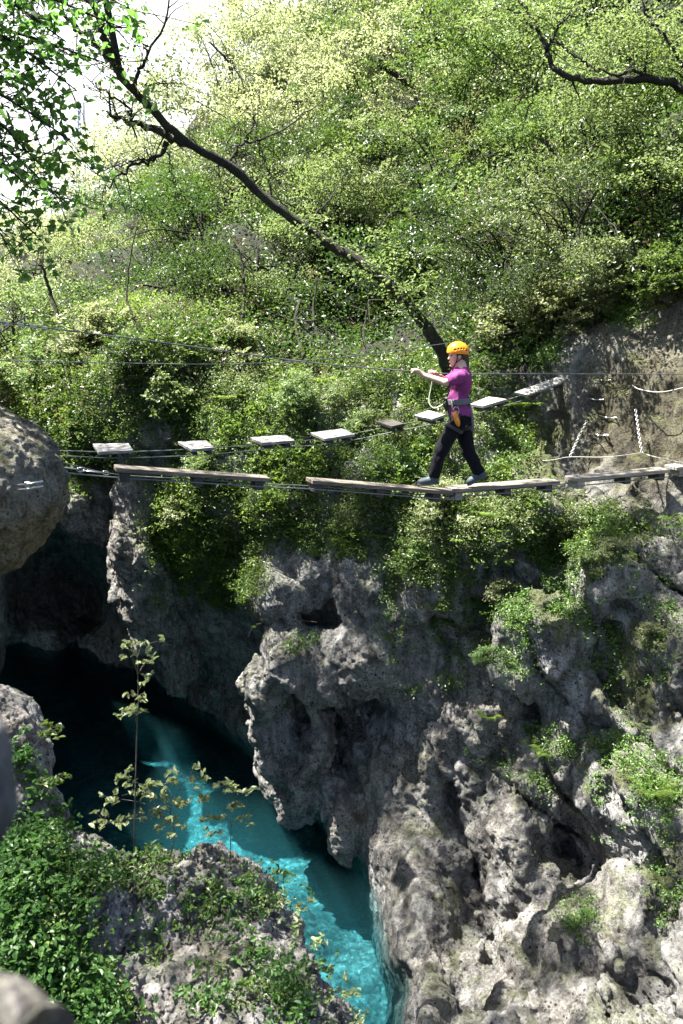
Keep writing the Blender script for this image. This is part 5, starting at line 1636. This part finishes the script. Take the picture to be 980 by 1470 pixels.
sapling("trailing_twig", "thin pale trailing twig arching out from the prow rock's top", [(455, 893, 11.7), (420, 890, 11.75), (385, 891, 11.8), (362, 902, 11.85), (356, 915, 11.85)], .006, [(375, 890, 11.8, 2, .05), (392, 888, 11.8, 2, .05), (408, 889, 11.8, 2, .05), (362, 900, 11.8, 2, .04)], L_FERN, .04, "twig")
for k, (u, v, Y, lab) in enumerate([(75, 1048, 4.6, "tiny green sprig leaning over the dark water from the spur's top"), (80, 1120, 4.6, "tiny green sprig on the waterside flank of the spur"), (105, 1215, 4.55, "leafy sprig at the foot of the spur")]):
    sapling("sprig", lab, [(u-30, v+30, Y+.1), (u-15, v+10, Y), (u, v, Y)], .003, [(u, v, Y, 5, .06), (u+8, v-4, Y, 3, .05), (u-10, v+4, Y, 4, .05)], L_IVY, .045, "sprig")

# ------------------------------------------------------------------ ground cover
CV_, CN_ = V_C, N_C
cu, cv = UV(CV_)
hu_V = V_H


def region(u, v, spots):
    m = np.zeros(len(u))
    for (a, b, ra, rb, w) in spots:
        m = np.maximum(m, w*np.clip(1.6-1.6*np.sqrt(((u-a)/ra)**2+((v-b)/rb)**2), 0, 1))
    return m


def pick(n, wgt):
    wgt = np.maximum(wgt, 0); return rng.choice(len(wgt), n, p=wgt/wgt.sum())


# grid cell areas seen from the camera are what matters: weight by 1/depth^2 is left out, leaves grow evenly over the ground
SP_MOUND = [(210, 490, 150, 70, .9), (330, 600, 150, 90, 1), (480, 640, 130, 90, 1), (300, 700, 110, 70, 1), (280, 770, 80, 80, 1), (330, 820, 60, 60, .8), (380, 740, 120, 60, 1), (560, 640, 110, 100, 1), (640, 740, 90, 60, .9), (100, 600, 70, 130, .9),
            (170, 600, 90, 90, .8), (700, 640, 70, 90, .8), (740, 730, 60, 40, .5), (600, 560, 160, 60, .8), (700, 470, 120, 60, .9), (850, 430, 120, 50, .9), (560, 760, 100, 50, .6), (850, 770, 140, 40, .7), (600, 800, 100, 40, .5), (30, 620, 60, 120, .7), (240, 850, 40, 50, .25), (700, 760, 120, 40, .6), (740, 570, 50, 30, .5)]
SP_ROCK = [(590, 900, 60, 90, .35), (640, 880, 90, 80, .35), (700, 900, 90, 60, .5), (690, 1050, 30, 60, .25), (770, 1090, 60, 60, .4), (820, 790, 90, 60, .5), (860, 860, 80, 70, .4), (920, 960, 60, 80, .3), (940, 1130, 60, 40, .6), (900, 1060, 60, 50, .3), (970, 1200, 40, 80, .3),
           (830, 1320, 40, 30, .4), (450, 930, 50, 20, .25), (560, 880, 40, 30, .4), (740, 830, 60, 50, .5), (960, 640, 60, 30, .0), (840, 520, 60, 50, .4), (780, 480, 80, 60, .8), (900, 460, 60, 30, .6), (700, 480, 90, 50, .8), (880, 1170, 60, 40, .4), (640, 960, 70, 60, .4), (800, 780, 160, 60, .6), (760, 900, 120, 90, .5), (900, 900, 90, 120, .45), (900, 1100, 100, 90, .4), (520, 780, 90, 40, .7), (600, 820, 90, 60, .6), (440, 780, 60, 40, .5), (840, 1060, 60, 60, .3), (950, 1300, 50, 60, .3)]
hideC = 1-np.clip(region(cu, cv, [(500, 470, 170, 60, 1)]), 0, 1)*.85
hideC = hideC*(1-np.clip((cu-790)/20, 0, 1)*np.clip((cv-455)/25, 0, 1)*np.clip((700-cv)/20, 0, 1))
face = np.clip((CN_*unit(-CV_)).sum(1)+.35, 0, 1)
clump = np.clip(perlin(CV_*1.3+71)*1.6+.55, 0, 1)
w1 = hideC*region(cu, cv, SP_MOUND)*np.clip(CN_[:, 2]*.8+.7, .25, 1)*(.25+clump)
w2 = hideC*region(cu, cv, SP_ROCK)*np.clip(CN_[:, 2]+.15, .0, 1)*np.clip(perlin(CV_*2.4+71)*2+.3, 0, 1)


def cover(name, label, V, Nn, wgt, n, per, rad, size, mat, lift=.05, six=False, tilt=.5):
    i = pick(n, wgt)
    c = V[i]+Nn[i]*lift*rng.random((n, 1))*2+rng.normal(size=(n, 3))*.03
    pos, nr = sprays(c, per, rad*(.6+.8*rng.random(n)), .35, tilt)
    o = link(name, leaf_mesh(name, pos, size*(.55+.9*rng.random(len(pos))), nr, six), mat)
    return tag(o, label, kind="stuff")


cover("undergrowth", "low leafy plants covering the mound and ledges behind the planks", CV_, CN_, w1, 15000, 13, .14, .038, L_IVY, .10)
cover("undergrowth", "darker ivy creeping among the leafy plants on the mound", CV_, CN_, w1*(1-region(cu, cv, [(230, 500, 150, 80, 1)])), 3600, 12, .14, .045, L_DEEP, .08)
crest = hideC*region(cu, cv, [(230, 500, 130, 70, 1), (320, 560, 90, 40, .7), (640, 750, 70, 40, 1), (600, 620, 120, 40, .7), (480, 590, 90, 40, .6)])*np.clip(CN_[:, 2]*.8+.4, .05, 1)
cover("undergrowth", "pale sunlit herbs on the crest of the mound and along the sunny ledges", CV_, CN_, crest, 4500, 12, .13, .034, L_PALE, .13)
cover("grass", "pale grassy tufts and herbs among the ledge plants", CV_, CN_, w1*(perlin(CV_*1.1+5) > 0), 3500, 9, .14, .06, L_FERN, .16)
cover("undergrowth", "small plants rooted in the ledges and cracks of the cliff", CV_, CN_, w2*face, 9500, 9, .085, .032, L_IVY, .07)
w3 = face*region(cu, cv, [(560, 725, 190, 60, 1), (680, 745, 150, 60, 1), (400, 720, 120, 60, 1), (300, 740, 110, 90, 1), (820, 755, 140, 50, .8), (620, 800, 110, 50, .6), (330, 830, 70, 50, .7)])*np.clip(perlin(CV_*1.6+31)*1.5+.75, .1, 1)
cover("undergrowth", "continuous leafy plants and ferns spilling over the brow beneath the long planks", CV_, CN_, w3, 5200, 13, .13, .036, L_IVY, .08)
cover("undergrowth", "pale small-leaved plants along the brow beneath the long planks", CV_, CN_, w3*region(cu, cv, [(640, 740, 130, 60, 1), (480, 740, 90, 40, .7), (760, 740, 100, 40, .7)]), 2200, 12, .12, .032, L_PALE, .10)
hn = vnormals(V_H, F_H); hn *= np.sign(hn[:, 2:3]+1e-6)
# dense points on the slope
tri = F_H[:-1]
a_, b_ = rng.random((2, 60000)); fi = rng.integers(0, len(tri), 60000)
q4 = V_H[tri[fi]]
hp_ = (q4[:, 0]*((1-a_)*(1-b_))[:, None]+q4[:, 1]*(a_*(1-b_))[:, None]+q4[:, 2]*(a_*b_)[:, None]+q4[:, 3]*((1-a_)*b_)[:, None])
hN = hn[tri[fi, 0]]
U2, V2 = UV(hp_)
ok = (U2 > -120) & (U2 < 1100) & (hp_[:, 1] < 45) & (V2 > -120)
hp_, hN, U2, V2 = hp_[ok], hN[ok], U2[ok], V2[ok]
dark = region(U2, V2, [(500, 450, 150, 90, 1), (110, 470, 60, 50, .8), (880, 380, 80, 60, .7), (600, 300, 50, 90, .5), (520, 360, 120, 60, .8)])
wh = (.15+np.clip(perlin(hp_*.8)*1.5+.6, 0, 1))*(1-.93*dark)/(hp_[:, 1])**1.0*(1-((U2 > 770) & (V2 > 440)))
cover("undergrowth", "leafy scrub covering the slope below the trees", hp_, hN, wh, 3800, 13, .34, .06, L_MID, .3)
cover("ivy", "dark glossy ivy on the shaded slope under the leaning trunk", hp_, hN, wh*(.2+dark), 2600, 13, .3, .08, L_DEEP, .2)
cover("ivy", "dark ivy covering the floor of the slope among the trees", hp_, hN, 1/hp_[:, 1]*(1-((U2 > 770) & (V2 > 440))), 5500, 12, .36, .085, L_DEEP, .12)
cover("undergrowth", "dry twiggy brown leaves among the scrub of the slope", hp_, hN, wh, 900, 10, .35, .08, L_DRY, .35)

# plants of the outcrop and the spur
NG = vnormals(V_G, F_G); gu, gv_ = UV(V_G)
wg = region(gu, gv_, [(40, 1330, 110, 120, 1), (20, 1250, 80, 50, 1), (100, 1440, 100, 70, 1), (120, 1275, 60, 30, .3), (180, 1340, 40, 40, .15), (300, 1440, 30, 30, .1), (400, 1440, 40, 60, .3), (330, 1290, 90, 40, .12), (250, 1350, 90, 60, .08), (200, 1260, 90, 30, .12), (330, 1400, 70, 60, .12)])
wg = wg*np.clip(NG[:, 2]+.35, 0, 1)*(.15+np.clip(perlin(V_G*2.6)*1.6+.5, 0, 1))
wg[NG[:, 1] > .6] = 0
cover("undergrowth", "lush bramble-like leaves covering the near outcrop", V_G, NG, wg, 1700, 10, .09, .036, L_NEAR, .10, True, .45)
cover("undergrowth", "fine small leaves between the brambles on the near outcrop", V_G, NG, wg**.6, 1500, 11, .065, .026, L_IVY, .06, True, .5)
NL = vnormals(V_L, F_L); lu, lv = UV(V_L)
wl = region(lu, lv, [(20, 1090, 30, 30, .5), (45, 1215, 60, 40, 1), (60, 1180, 30, 40, .4), (30, 1150, 30, 30, .3)])*np.clip(NL[:, 2]+.5, 0, 1)*np.clip(-NL[:, 1]+.6, 0, 1)
cover("undergrowth", "soft green leaves on the near rock spur", V_L, NL, wl, 160, 9, .07, .04, L_NEAR, .06, True, .5)
